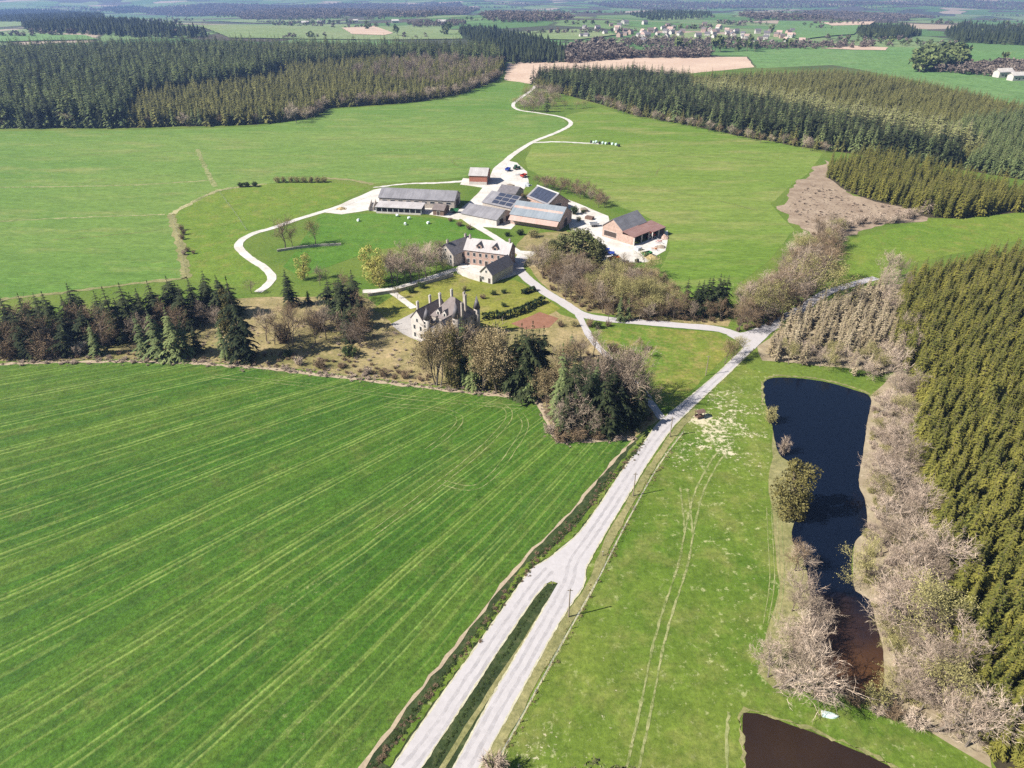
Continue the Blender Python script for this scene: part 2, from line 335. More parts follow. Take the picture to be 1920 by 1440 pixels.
class MB:
    def __init__(s): s.v = []; s.f = []
    def add(s, v, f):
        o = len(s.v); s.v += [tuple(p) for p in v]; s.f += [tuple(o + i for i in q) for q in f]; return s
    def box(s, x0, x1, y0, y1, z0, z1):
        return s.add([(x0, y0, z0), (x1, y0, z0), (x1, y1, z0), (x0, y1, z0), (x0, y0, z1), (x1, y0, z1), (x1, y1, z1), (x0, y1, z1)],
                     [(0, 3, 2, 1), (4, 5, 6, 7), (0, 1, 5, 4), (1, 2, 6, 5), (2, 3, 7, 6), (3, 0, 4, 7)])
    def cyl(s, x, y, z0, z1, r0, r1, n=10):
        v = [(x + r0 * math.cos(2 * math.pi * i / n), y + r0 * math.sin(2 * math.pi * i / n), z0) for i in range(n)]
        if r1 > 0.01:
            v += [(x + r1 * math.cos(2 * math.pi * i / n), y + r1 * math.sin(2 * math.pi * i / n), z1) for i in range(n)]
            f = [(i, (i + 1) % n, n + (i + 1) % n, n + i) for i in range(n)] + [tuple(range(n - 1, -1, -1)), tuple(range(n, 2 * n))]
        else:
            v += [(x, y, z1)]; f = [(i, (i + 1) % n, n) for i in range(n)] + [tuple(range(n - 1, -1, -1))]
        return s.add(v, f)
    def xcyl(s, x0, x1, y, z, r, n=12):
        v = [(x, y + r * math.cos(2 * math.pi * i / n), z + r * math.sin(2 * math.pi * i / n)) for x in (x0, x1) for i in range(n)]
        return s.add(v, [(i, (i + 1) % n, n + (i + 1) % n, n + i) for i in range(n)] + [tuple(range(n)), tuple(range(2 * n - 1, n - 1, -1))])
    def ycyl(s, y0, y1, x, z, r, n=12):
        v = [(x + r * math.cos(2 * math.pi * i / n), y, z + r * math.sin(2 * math.pi * i / n)) for y in (y0, y1) for i in range(n)]
        return s.add(v, [(i, (i + 1) % n, n + (i + 1) % n, n + i) for i in range(n)] + [tuple(range(n)), tuple(range(2 * n - 1, n - 1, -1))])
    def slab(s, a, b, c, d, t):
        """quad a b c d (a roof plane) with thickness t downwards"""
        A = [np.array(p, float) for p in (a, b, c, d)]; n = np.cross(A[1] - A[0], A[3] - A[0]); n /= np.linalg.norm(n)
        if n[2] < 0: n = -n
        lo = [p - n * t for p in A]
        return s.add(A + lo, [(0, 1, 2, 3), (7, 6, 5, 4), (0, 4, 5, 1), (1, 5, 6, 2), (2, 6, 7, 3), (3, 7, 4, 0)])
    def build(s, name, mat, parent=None, smooth_=False): return obj(name, mesh(name, s.v, s.f, mat, smooth_=smooth_), parent)

SHEET = {}
def sheet(name, px, mat, z, jit=0.6, seed=0, kind='structure', step=4.0, raw=False):
    """one piece of ground cover laid over the ground, with an uneven edge"""
    g = np.array(px if raw else gpoly(px)); far = np.hypot(g[:, 0], g[:, 1]).max() > 930
    rng = np.random.default_rng(seed + len(name) * 7 + int(abs(g[0, 0]) * 10) % 999)
    out = []
    for i in range(len(g)):
        a, b = g[i], g[(i + 1) % len(g)]; L = np.linalg.norm(b - a); n = max(1, int(min(L / step, 160)))
        nr = np.array((-(b - a)[1], (b - a)[0])) / (L + 1e-9); ph = rng.uniform(0, 6.28, 3)
        for k in range(n):
            t = k / n; e = math.sin(math.pi * t)
            o = jit * (0.5 * math.sin(ph[0] + t * L / 9) + 0.4 * math.sin(ph[1] + t * L / 3.7) + rng.uniform(-0.5, 0.5)) * (0.3 + 0.7 * e)
            out.append(a + (b - a) * t + nr * o)
    pts = [Vector(p) for p in out]; nb = len(pts)
    edges = [(i, (i + 1) % nb) for i in range(nb)]
    if far:
        lo, hi = g.min(0), g.max(0); st = max(25.0, (hi - lo).max() / 70)
        xs, ys = np.meshgrid(np.arange(lo[0], hi[0], st), np.arange(lo[1], hi[1], st)); q = np.stack([xs.ravel(), ys.ravel()], 1)
        q = q[inpoly(q, np.array(out))]; pts += [Vector(p) for p in q]
    vv, _, ff, *_ = delaunay_2d_cdt(pts, edges, [list(range(nb))], 1, 1e-4)
    zz = [float(hgt(p.x, p.y)) + z + (1.5 * float(sst(930, 1500, math.hypot(p.x, p.y))) if far else 0) for p in vv]
    me = mesh(name, [(p.x, p.y, q) for p, q in zip(vv, zz)], [tuple(f) for f in ff], mat)
    nz = np.empty(len(me.polygons) * 3); me.polygons.foreach_get('normal', nz)
    if nz[2::3].mean() < 0: me.flip_normals()
    return tag(obj(name, me), kind=kind)
def ribbon(name, px, w, mat, z, kind='structure', off=0.0, raw=False, wob=0.15, step=2.0, seed=1):
    c = smooth(px if raw else gpoly(px), step); t = np.gradient(c, axis=0); t /= np.linalg.norm(t, axis=1)[:, None] + 1e-9
    n = np.stack([-t[:, 1], t[:, 0]], 1); rng = np.random.default_rng(seed)
    W = np.interp(np.linspace(0, 1, len(c)), np.linspace(0, 1, len(w)), w) if isinstance(w, (list, tuple)) else np.full(len(c), w)
    l = c + n * (W / 2 + off + rng.uniform(-wob, wob, len(c)))[:, None]; r = c + n * (-W / 2 + off + rng.uniform(-wob, wob, len(c)))[:, None]
    k = len(c); v = [(*p, z) for p in l] + [(*p, z) for p in r]
    return tag(obj(name, mesh(name, v, [(i, k + i, k + i + 1, i + 1) for i in range(k - 1)], mat)), kind=kind)

# ------------------------------------------------------------------ the ground
def build_ground():
    rs = [0.0, 15.0]
    while rs[-1] < 15000: rs.append(rs[-1] * (1.03 if rs[-1] > 800 else 1.25))
    n = 420; th = np.linspace(0, 2 * math.pi, n, endpoint=False); v = [(0, 0, 0)]
    for r in rs[1:]:
        x, y = r * np.cos(th), r * np.sin(th); v += list(zip(x, y, hgt(x, y)))
    f = [(0, 1 + i, 1 + (i + 1) % n) for i in range(n)]
    for k in range(len(rs) - 2):
        a, b = 1 + k * n, 1 + (k + 1) * n
        f += [(a + i, b + i, b + (i + 1) % n, a + (i + 1) % n) for i in range(n)]
    return tag(obj('ground', mesh('ground', v, f, M['country'], smooth_=True)), kind='structure')
build_ground()

FIELD_TOP = [(-420, 712), (-200, 692), (0, 683), (120, 679), (300, 679), (450, 687), (560, 698), (700, 715), (820, 729), (900, 738), (960, 743), (1005, 751)]
FIELD_CORNER = [(1020, 775), (1035, 815), (1050, 830), (1100, 826), (1160, 823), (1190, 822)]
DITCH_L = [(1190, 822), (1175, 838), (1130, 888), (1080, 949), (1050, 982), (988, 1042), (930, 1112), (866, 1196), (780, 1304), (720, 1384), (678, 1442), (610, 1545)]
sheet('crop_field', FIELD_TOP + FIELD_CORNER + DITCH_L[1:] + [(-60, 1560), (-420, 1250)], M['crop'], 0.03, 0.3)
ribbon('field_edge', FIELD_TOP + FIELD_CORNER, 1.3, M['earth_edge'], 0.05, wob=0.5)
ribbon('field_edge', DITCH_L, 0.55, M['earth_edge'], 0.05, wob=0.3)
sheet('roadside_bank', DITCH_L + [(700, 1545), (735, 1440), (850, 1270), (950, 1130), (1010, 1060), (1110, 990), (1180, 890), (1240, 790)], M['ditch'], 0.015, 0.1)

sheet('meadow', [(1240, 790), (1345, 700), (1400, 650), (1400, 690), (1440, 700), (1640, 735), (1640, 760), (1560, 900), (1560, 1200), (1600, 1310), (1680, 1345), (1830, 1430), (1900, 1545), (610, 1560), (735, 1440), (950, 1130), (1110, 990)], M['meadow'], 0.01, 0.2)
sheet('field', [(-420, 262), (-100, 249), (0, 246), (240, 244), (480, 238), (590, 222), (620, 205), (760, 196), (860, 180), (925, 155), (985, 152), (975, 185), (962, 196), (980, 207), (1050, 219), (1065, 232), (1040, 250), (1000, 266), (960, 290), (935, 312), (870, 332), (800, 338), (700, 345), (610, 334), (440, 350), (400, 358), (320, 400), (350, 522), (250, 534), (130, 548), (0, 563), (-420, 600)], M['field'], 0.02, 0.4)
sheet('pasture', [(322, 402), (400, 362), (480, 345), (620, 342), (690, 352), (640, 378), (600, 397), (550, 413), (500, 432), (460, 446), (445, 462), (470, 488), (508, 518), (490, 545), (352, 524)], M['pasture'], 0.024, 0.4)
sheet('field', [(985, 300), (1000, 268), (1045, 250), (1070, 236), (1060, 216), (1125, 202), (1185, 218), (1340, 244), (1440, 262), (1542, 288), (1515, 325), (1478, 352), (1445, 382), (1470, 412), (1490, 430), (1440, 490), (1375, 540), (1366, 592), (1300, 590), (1230, 520), (1255, 470), (1250, 428), (1200, 400), (1130, 378), (1040, 340), (990, 318)], M['field_right'], 0.022, 0.4)
sheet('paddock', [(600, 402), (700, 400), (800, 408), (850, 412), (880, 425), (930, 450), (870, 448), (820, 452), (700, 470), (560, 520), (530, 500), (555, 470), (575, 440)], M['paddock'], 0.026, 0.5)
sheet('park_ground', [(-420, 706), (-200, 686), (0, 677), (300, 673), (560, 692), (820, 723), (1003, 745), (1035, 812), (1050, 826), (1190, 818), (1238, 786), (1200, 720), (1130, 655), (1090, 600), (1050, 590), (985, 535), (880, 600), (740, 612), (690, 560), (600, 556), (420, 560), (200, 600), (0, 620), (-420, 660)], M['park'], 0.018, 0.6)
sheet('lawn', [(735, 556), (770, 530), (850, 512), (905, 530), (965, 525), (1010, 550), (1050, 578), (1030, 590), (960, 620), (890, 610), (780, 640), (735, 606), (700, 580)], M['lawn'], 0.03, 0.6)
sheet('meadow', [(1120, 618), (1200, 612), (1350, 624), (1385, 650), (1340, 690), (1250, 775), (1215, 720), (1190, 690), (1130, 650)], grass('rough_meadow_grass', (0.090, 0.155, 0.018), (0.165, 0.175, 0.030), (0.270, 0.205, 0.075), 0.65, big=0.04), 0.012, 0.4)
sheet('meadow', [(1530, 480), (1580, 452), (1740, 412), (1920, 396), (2200, 376), (2200, 425), (1920, 450), (1720, 490), (1650, 522), (1560, 545), (1500, 585), (1480, 560)], M['pasture'], 0.014, 0.6)
sheet('grove_ground', [(960, 470), (985, 440), (1060, 432), (1130, 470), (1160, 500), (1240, 505), (1300, 575), (1370, 600), (1365, 612), (1200, 600), (1100, 585), (1030, 545)], M['park'], 0.013, 0.8)
sheet('felled_clearing', [(1458, 392), (1478, 362), (1520, 326), (1548, 300), (1560, 325), (1600, 368), (1700, 385), (1750, 388), (1740, 415), (1640, 425), (1560, 452), (1520, 440), (1475, 412)], M['clearing'], 0.03, 3.5)
sheet('plantation_floor', [(1420, 650), (1490, 596), (1560, 560), (1640, 536), (1700, 530), (1700, 560), (1700, 690), (1660, 700), (1520, 684), (1430, 676)], M['bank'], 0.012, 0.6)
sheet('pond_bank', [(1632, 742), (1690, 690), (1760, 760), (1760, 900), (1800, 1050), (1830, 1250), (1850, 1380), (1860, 1440), (1790, 1400), (1700, 1345), (1600, 1310), (1545, 1290), (1560, 1270), (1600, 1100), (1600, 900)], M['bank'], 0.024, 0.5)
sheet('pond_bank', [(1425, 712), (1450, 800), (1440, 900), (1450, 1000), (1462, 1100), (1440, 1180), (1420, 1260), (1450, 1292), (1560, 1310), (1540, 1180), (1530, 1000), (1510, 860), (1460, 760)], M['verge'], 0.022, 0.5)
PLANT_D = [(1690, 545), (1760, 520), (1840, 502), (1920, 490), (2250, 462), (2500, 700), (2500, 1540), (1940, 1540), (1870, 1440), (1825, 1370), (1800, 1300), (1785, 1200), (1765, 1110), (1750, 1030), (1738, 960), (1722, 900), (1705, 830), (1722, 765), (1700, 700), (1672, 640)]
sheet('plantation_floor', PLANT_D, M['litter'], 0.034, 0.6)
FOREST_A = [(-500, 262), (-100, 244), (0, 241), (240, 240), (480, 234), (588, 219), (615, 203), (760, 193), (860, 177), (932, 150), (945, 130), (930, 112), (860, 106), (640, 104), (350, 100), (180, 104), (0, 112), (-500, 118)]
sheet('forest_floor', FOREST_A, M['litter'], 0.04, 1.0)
B_FRONT = [(1128, 196), (1190, 216), (1300, 236), (1400, 258), (1545, 282), (1700, 300), (1800, 318), (1925, 338), (2200, 372)]
B_BACK = [(2200, 262), (1925, 212), (1820, 186), (1720, 163), (1620, 148), (1560, 142), (1440, 146), (1290, 152), (1180, 150), (1010, 152), (1000, 162)]
FOREST_B = B_FRONT + B_BACK
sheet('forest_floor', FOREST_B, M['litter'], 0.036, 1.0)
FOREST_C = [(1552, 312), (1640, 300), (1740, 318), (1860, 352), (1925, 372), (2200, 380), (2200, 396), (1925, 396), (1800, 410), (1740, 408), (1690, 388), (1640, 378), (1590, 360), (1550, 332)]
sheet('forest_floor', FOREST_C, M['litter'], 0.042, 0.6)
sheet('forecourt', [(732, 608), (776, 586), (800, 612), (790, 642), (755, 626)], M['forecourt'], 0.05, 0.2)
sheet('garden_bed', [(958, 607), (1012, 585), (1047, 597), (1030, 614), (985, 618)], M['soil'], 0.05, 0.2)
# farmyards
sheet('farmyard', [(605, 398), (645, 380), (700, 356), (720, 352), (716, 368), (860, 396), (870, 404), (860, 412), (800, 402), (720, 400), (690, 394), (640, 402)], M['gravel'], 0.045, 0.5)
sheet('farmyard', [(845, 404), (880, 378), (905, 352), (862, 346), (868, 334), (915, 338), (925, 316), (945, 300), (970, 305), (988, 322), (992, 345), (975, 365), (940, 392), (968, 420), (958, 430), (900, 425)], M['gravel'], 0.046, 0.4)
sheet('farmyard', [(990, 380), (1010, 362), (1050, 368), (1090, 384), (1140, 405), (1150, 440), (1195, 458), (1252, 432), (1248, 470), (1215, 492), (1150, 492), (1120, 488), (1140, 470), (1110, 442), (1070, 432), (1060, 405)], M['gravel'], 0.047, 0.5)
sheet('farmyard', [(852, 506), (866, 492), (920, 500), (955, 505), (975, 470), (1008, 472), (985, 490), (975, 512), (960, 518), (925, 528), (900, 526), (868, 518)], M['gravel'], 0.048, 0.3)
# far countryside
sheet('far_field', [(945, 150), (952, 118), (1120, 112), (1400, 107), (1414, 126), (1290, 138), (1160, 146), (1000, 158)], M['plough'], 0.05, 1.5, step=10)
sheet('far_field', [(1320, 102), (1560, 86), (1920, 98), (2300, 110), (2300, 240), (1920, 200), (1720, 152), (1600, 128), (1560, 122), (1420, 128), (1402, 106)], M['fargreen'], 0.03, 1.5, step=10)
sheet('far_field', [(1540, 92), (1600, 88), (1665, 91), (1660, 96), (1600, 95)], M['plough'], 0.5, 1.5, step=12)
sheet('far_field', [(370, 50), (560, 46), (700, 50), (860, 58), (868, 74), (700, 76), (430, 72)], M['palegrass'], 0.05, 1.5, step=15)
sheet('far_field', [(640, 54), (700, 50), (738, 64), (720, 68), (660, 66)], M['plough'], 0.5, 1.5, step=15)
sheet('far_field', [(-300, 66), (0, 66), (160, 68), (185, 76), (0, 80), (-300, 80)], M['fargreen'], 0.05, 1.5, step=15)
sheet('far_field', [(400, 40), (500, 34), (600, 36), (600, 42), (480, 44)], M['palegrass'], 0.4, 1.5, step=20)
sheet('far_field', [(960, 62), (1080, 56), (1160, 66), (1080, 76), (980, 74)], M['palegrass'], 0.2, 1.5, step=15)
sheet('far_field', [(1120, 80), (1300, 62), (1400, 70), (1280, 84)], M['palegrass'], 0.2, 1.5, step=15)
sheet('far_field', [(1460, 40), (1620, 42), (1600, 66), (1500, 76), (1450, 60)], M['fargreen'], 0.2, 1.5, step=15)
sheet('far_field', [(1540, 44), (1640, 42), (1630, 48), (1560, 50)], M['plough'], 0.6, 1.5, step=20)

# ------------------------------------------------------------------ water
sheet('pond', smooth(gpoly([(1434, 715), (1470, 708), (1540, 715), (1600, 731), (1632, 746), (1626, 790), (1618, 850), (1610, 905), (1622, 940), (1625, 990), (1604, 1015), (1596, 1060), (1604, 1108), (1630, 1125), (1645, 1180), (1656, 1222), (1655, 1288), (1630, 1308), (1572, 1299), (1545, 1285), (1526, 1240), (1520, 1150), (1510, 1060), (1484, 1005), (1498, 950), (1496, 880), (1460, 850), (1446, 790), (1434, 750)]), 1.2, True), M['water'], 0.06, 0.25, raw=True)
sheet('pond', smooth(gpoly([(1394, 1336), (1420, 1338), (1480, 1358), (1560, 1388), (1680, 1444), (1780, 1520), (1700, 1600), (1390, 1600), (1398, 1440), (1393, 1380)]), 1.2, True), M['water2'], 0.06, 0.25, raw=True)
ribbon('pond_rim', [(1400, 1450), (1391, 1390), (1390, 1334), (1420, 1335), (1480, 1354), (1560, 1384), (1682, 1440), (1785, 1518)], 0.45, M['verge'], 0.064, wob=0.4, step=0.8)
ribbon('pond_rim', [(1431, 760), (1430, 722), (1440, 708), (1470, 705), (1540, 711), (1600, 727), (1636, 742)], 0.6, M['verge'], 0.064, wob=0.4, step=0.8)

# ------------------------------------------------------------------ roads and tracks
RL = [(1394, 652), (1345, 700), (1300, 738), (1252, 777), (1228, 800), (1210, 826), (1167, 882), (1122, 950), (1080, 1005), (1030, 1046), (1000, 1064), (984, 1082), (950, 1131), (900, 1203), (850, 1273), (790, 1358), (735, 1440), (690, 1508)]
RR = [(745, 1508), (790, 1440), (848, 1352), (905, 1265), (960, 1182), (1000, 1124), (1024, 1095), (1034, 1090), (1046, 1094), (1030, 1122), (985, 1200), (930, 1293), (885, 1375), (848, 1442), (815, 1505),
      (866, 1505), (897, 1442), (924, 1394), (975, 1300), (1030, 1200), (1062, 1146), (1094, 1098), (1100, 1064), (1118, 1030), (1141, 990), (1180, 925), (1220, 860), (1262, 801), (1297, 766), (1367, 700), (1414, 654)]
sheet('road', RL + RR, M['road'], 0.09, 0.12, step=1.5)
sheet('road', [(1394, 654), (1384, 640), (1362, 628), (1400, 622), (1448, 602), (1458, 612), (1430, 640), (1414, 656)], M['road'], 0.094, 0.12, step=1.5)
M['shoulder'] = dirt('gravelly_road_edge', (0.360, 0.330, 0.220), (0.460, 0.430, 0.310), 0.5, 2.0)
for pts_ in (RL, RR[:7], RR[9:15], RR[15:]): ribbon('road_shoulder', pts_, 0.26, M['shoulder'], 0.094, wob=0.10, step=0.7)
M['wear'] = dirt('road_wear', (0.255, 0.245, 0.255), (0.300, 0.285, 0.290), 0.2, 1.0); worn(M['wear'], 0.5, 0.32, 0.66, 0.3)
for pts_ in ([(1385, 672), (1330, 720), (1276, 772), (1236, 812), (1198, 868), (1152, 940), (1110, 1004), (1076, 1052), (1066, 1090), (1030, 1160), (980, 1248), (920, 1348), (868, 1442)], [(1030, 1068), (1002, 1100), (960, 1160), (890, 1262), (820, 1368), (762, 1442)]):
    for o_ in (-0.75, 0.75): ribbon('road_wear', pts_, 0.6, M['wear'], 0.098 if pts_[0][0] > 1200 else 0.101, off=o_, wob=0.12, step=1.0)
ribbon('road_verge', RL[4:-1], 1.2, M['meadow'], 0.06, off=-0.95, wob=0.3, step=1.0)
ribbon('lane', [(1395, 634), (1350, 618), (1280, 611), (1200, 604), (1130, 598), (1088, 588), (1056, 568), (1022, 548), (988, 522), (972, 500), (984, 482)], 4.0, M['road'], 0.086)
ribbon('lane', [(1420, 630), (1450, 610), (1500, 580), (1550, 549), (1600, 533), (1642, 521)], [4.5, 4, 3.5, 3.2], M['road'], 0.086)
ribbon('lane', [(990, 484), (962, 467), (920, 440), (880, 416), (862, 402)], 3.4, M['gravel'], 0.084)
ribbon('lane', [(484, 548), (502, 534), (510, 520), (496, 502), (475, 489), (458, 476), (447, 461), (455, 449), (478, 437), (510, 428), (556, 412), (602, 398), (640, 386), (690, 366)], [3.2, 3.4, 3.4, 3.2, 3.4, 4], M['gravel'], 0.084)
ribbon('lane', [(930, 330), (944, 308), (962, 290), (1000, 266), (1040, 250), (1066, 237), (1069, 228), (1050, 219), (1010, 212), (972, 206), (962, 196), (976, 184), (1000, 166), (1002, 154)], [4.5, 3.4, 3.2, 3.0, 3.0, 2.6], M['gravel'], 0.084)
ribbon('lane', [(680, 547), (740, 541), (800, 523), (855, 505)], 3.0, M['gravel'], 0.082)
ribbon('path', [(735, 548), (752, 560), (776, 578)], 2.5, M['gravel'], 0.08)
ribbon('path', [(1242, 786), (1218, 752), (1200, 728), (1160, 690), (1112, 640), (1096, 612), (1084, 590)], 2.2, M['road'], 0.082)
ribbon('farm_track', [(1000, 268), (1040, 266), (1090, 268), (1130, 270)], 3.0, M['gravel'], 0.07, wob=0.6)
ribbon('farm_track', [(700, 352), (760, 345), (820, 343), (870, 340)], [1.5, 2.5, 4], M['gravel'], 0.07, wob=0.5)
ribbon('farm_track', [(405, 358), (440, 352), (500, 345)], 3.0, M['dryline'], 0.06, wob=0.8)
ribbon('farm_track', [(322, 402), (345, 388), (370, 375), (405, 358)], 3.0, M['dryline'], 0.06, wob=0.8)
ribbon('farm_track', [(320, 402), (335, 450), (350, 522)], 3.5, M['verge'], 0.06, wob=0.8)
ribbon('farm_track', [(370, 280), (385, 315), (404, 350)], 2.5, M['track'], 0.05, wob=0.6)
ribbon('farm_track', [(610, 334), (660, 338), (700, 346)], 3.0, M['verge'], 0.06, wob=0.8)
ribbon('farm_track', [(-100, 352), (100, 350), (250, 347), (395, 338)], 2.0, M['track'], 0.04, wob=0.6)
ribbon('farm_track', [(-100, 420), (100, 410), (310, 402)], 1.6, M['track'], 0.04, wob=0.6)
ribbon('farm_track', [(0, 562), (130, 547), (250, 532), (350, 522)], 2.2, M['verge'], 0.06, wob=0.8)
for o_ in (-0.85, 0.85):
    ribbon('wheel_track', [(1180, 1470), (1212, 1320), (1242, 1180), (1280, 1060), (1296, 980), (1310, 925), (1332, 880), (1352, 850)], 0.38, M['track'], 0.05, off=o_, wob=0.12, step=1.0)
for o_ in (-0.8, 0.8):
    ribbon('wheel_track', [(1291, 1000), (1288, 960), (1282, 915)], 0.4, M['track'], 0.048, off=o_, wob=0.12, step=1.0)
for i, x_ in enumerate((1441, 1450, 1460, 1468)):
    ribbon('wheel_track', [(x_ - 4, 950), (x_, 1030), (x_ + 2, 1090), (x_ - 10, 1170)], 0.16, M['track'], 0.05, wob=0.06, step=1.0)
for pts_ in ([(700, 1000), (800, 925), (880, 862), (930, 815), (955, 780), (940, 760), (890, 752)], [(720, 760), (800, 765), (850, 775), (862, 790), (840, 815), (800, 845)], [(830, 905), (885, 915), (925, 890), (960, 845), (985, 800), (975, 775)], [(400, 705), (520, 716), (640, 730), (760, 745), (880, 756), (980, 764)]):
    for o_ in (-0.8, 0.8): ribbon('wheel_track', pts_, 0.17, M['track'], 0.05, off=o_, wob=0.08, step=1.0)
ribbon('wheel_track', [(1366, 1335), (1363, 1380), (1364, 1470)], 0.4, M['track'], 0.05, wob=0.2, step=1.0)
M['faint'] = grass('thin_crop_line', (0.150, 0.190, 0.045), (0.200, 0.215, 0.070), (0.260, 0.250, 0.110), 0.6, big=0.03)
worn(M['faint'], 0.35, 0.38, 0.60, 0.7)
for pts_ in ([(1085, 330), (1150, 342), (1250, 358), (1330, 372), (1420, 395)], [(1230, 330), (1240, 316), (1290, 308), (1400, 306)], [(1100, 285), (1200, 282), (1320, 290), (1450, 305)], [(1080, 300), (1180, 308), (1300, 312)], [(1060, 245), (1150, 252), (1260, 262)]): ribbon('crop_line', pts_, 1.3, M['faint'], 0.03, wob=0.5)
for pts_ in ([(600, 300), (700, 290), (820, 268), (960, 240)], [(560, 260), (700, 262), (800, 250), (930, 220)], [(820, 270), (900, 268), (1000, 248)], [(30, 300), (180, 290), (330, 284)], [(100, 450), (220, 440), (310, 430)], [(860, 312), (850, 300), (900, 292)]): ribbon('crop_line', pts_, 1.2, M['faint'], 0.03, wob=0.5)
ribbon('road_verge', [(905, 1450), (934, 1394), (985, 1300), (1042, 1200), (1076, 1146), (1108, 1098), (1130, 1042), (1152, 995), (1192, 925), (1232, 860), (1272, 803), (1305, 768)], [1.9, 1.9, 1.7, 1.6, 1.5, 1.6], M['verge'], 0.07, wob=0.2)
ribbon('dry_grass_strip', [(932, 1432), (985, 1334), (1045, 1224), (1085, 1152), (1120, 1090), (1140, 1050), (1170, 990), (1205, 925), (1240, 866), (1280, 812)], 0.32, M['dryline'], 0.075, wob=0.08, step=1.0)
sheet('roadside_bank', RR[:7] + RR[8:15], M['ditch'], 0.04, 0.1)
ribbon('road_verge', [(1030, 1100), (1005, 1140), (960, 1210), (905, 1292), (850, 1375), (800, 1455)], [0.4, 0.7, 0.8, 0.9], M['verge'], 0.06, wob=0.1, off=1.4)

# ------------------------------------------------------------------ tree prototypes (10 m tall, at the origin)
def prism(mb, a, b, ra, rb, n=4):
    a = np.array(a, float); b = np.array(b, float); d = b - a; d /= np.linalg.norm(d) + 1e-9
    u = np.cross(d, (0.3, 0.9, 0.2)); u /= np.linalg.norm(u); w = np.cross(d, u)
    v = [a + ra * (math.cos(6.2832 * i / n) * u + math.sin(6.2832 * i / n) * w) for i in range(n)] + [b + rb * (math.cos(6.2832 * i / n) * u + math.sin(6.2832 * i / n) * w) for i in range(n)]
    mb.add(v, [(i, (i + 1) % n, n + (i + 1) % n, n + i) for i in range(n)])
def conifer(seed, rmax=2.0, whorls=15, boughs=9, base=0.10, droop=0.25, jag=0.25, sprays=4, shape=1.0, H=10.0):
    rng = np.random.default_rng(seed); tr, cr = MB(), MB()
    lean = rng.normal(0, 0.12, 2)
    for k in range(4):
        z0, z1 = H * k / 4, H * (k + 1) / 4
        prism(tr, (lean[0] * k / 4, lean[1] * k / 4, z0 - (0.3 if k == 0 else 0)), (lean[0] * (k + 1) / 4, lean[1] * (k + 1) / 4, z1 - (0.2 if k == 3 else 0)), 0.17 * (1 - k / 4) + 0.02, 0.17 * (1 - (k + 1) / 4) + 0.02, 6)
    side = rng.uniform(0, 6.28)
    for i in range(whorls):
        t = (i + rng.uniform(-0.25, 0.25)) / (whorls - 1); t = min(max(t, 0), 0.97); t = 1 - (1 - t) ** 1.2
        z = H * (base + (1 - base) * t); prof = (1 - t) ** shape * min(1.0, (1 - t) * 5)
        if t < 0.15: prof *= 0.72 + 1.8 * t
        nb = max(4, int(boughs * (0.5 + 0.5 * prof) + rng.uniform(-1, 1))); a0 = rng.uniform(0, 6.28)
        for j in range(nb):
            az = a0 + 6.283 * j / nb + rng.normal(0, 0.18)
            L = rmax * (prof * (1 + jag * rng.normal()) * (1 + 0.12 * math.cos(az - side)) + 0.025)
            if L < 0.12: L = 0.12
            dr = droop * L * rng.uniform(0.6, 1.4); lift = 0.10 * L + (0.25 if t > 0.9 else 0) * L
            d = np.array((math.cos(az), math.sin(az), 0)); s_ = np.array((-math.sin(az), math.cos(az), 0)); o = np.array((lean[0] * t, lean[1] * t, z))
            def rp(q): return o + d * (L * q) + np.array((0, 0, lift * math.sin(q * 3.0) - dr * q * q))
            wd = L * rng.uniform(0.30, 0.42) + 0.10
            for k in range(sprays):
                q = 0.22 + 0.66 * k / max(1, sprays - 1); hw = 0.36 / sprays + 0.10
                for sg in (-1, 1):
                    tip = rp(min(1.1, q + 0.20)) + s_ * sg * wd * (1.15 - 0.75 * q) * rng.uniform(0.75, 1.25) + np.array((0, 0, -0.14 * wd * rng.uniform(0.3, 1.7)))
                    cr.add([rp(max(0.02, q - hw)), rp(min(1, q + hw * 0.6)), tip], [(0, 1, 2)])
            cr.add([rp(0.72) - s_ * 0.09 * L, rp(0.72) + s_ * 0.09 * L, rp(1.12)], [(0, 1, 2)])
    cr.add([(lean[0] - 0.07, lean[1], H * 0.95), (lean[0] + 0.07, lean[1], H * 0.95), (lean[0], lean[1] + 0.05, H * 1.02)], [(0, 1, 2)])
    return tr, cr
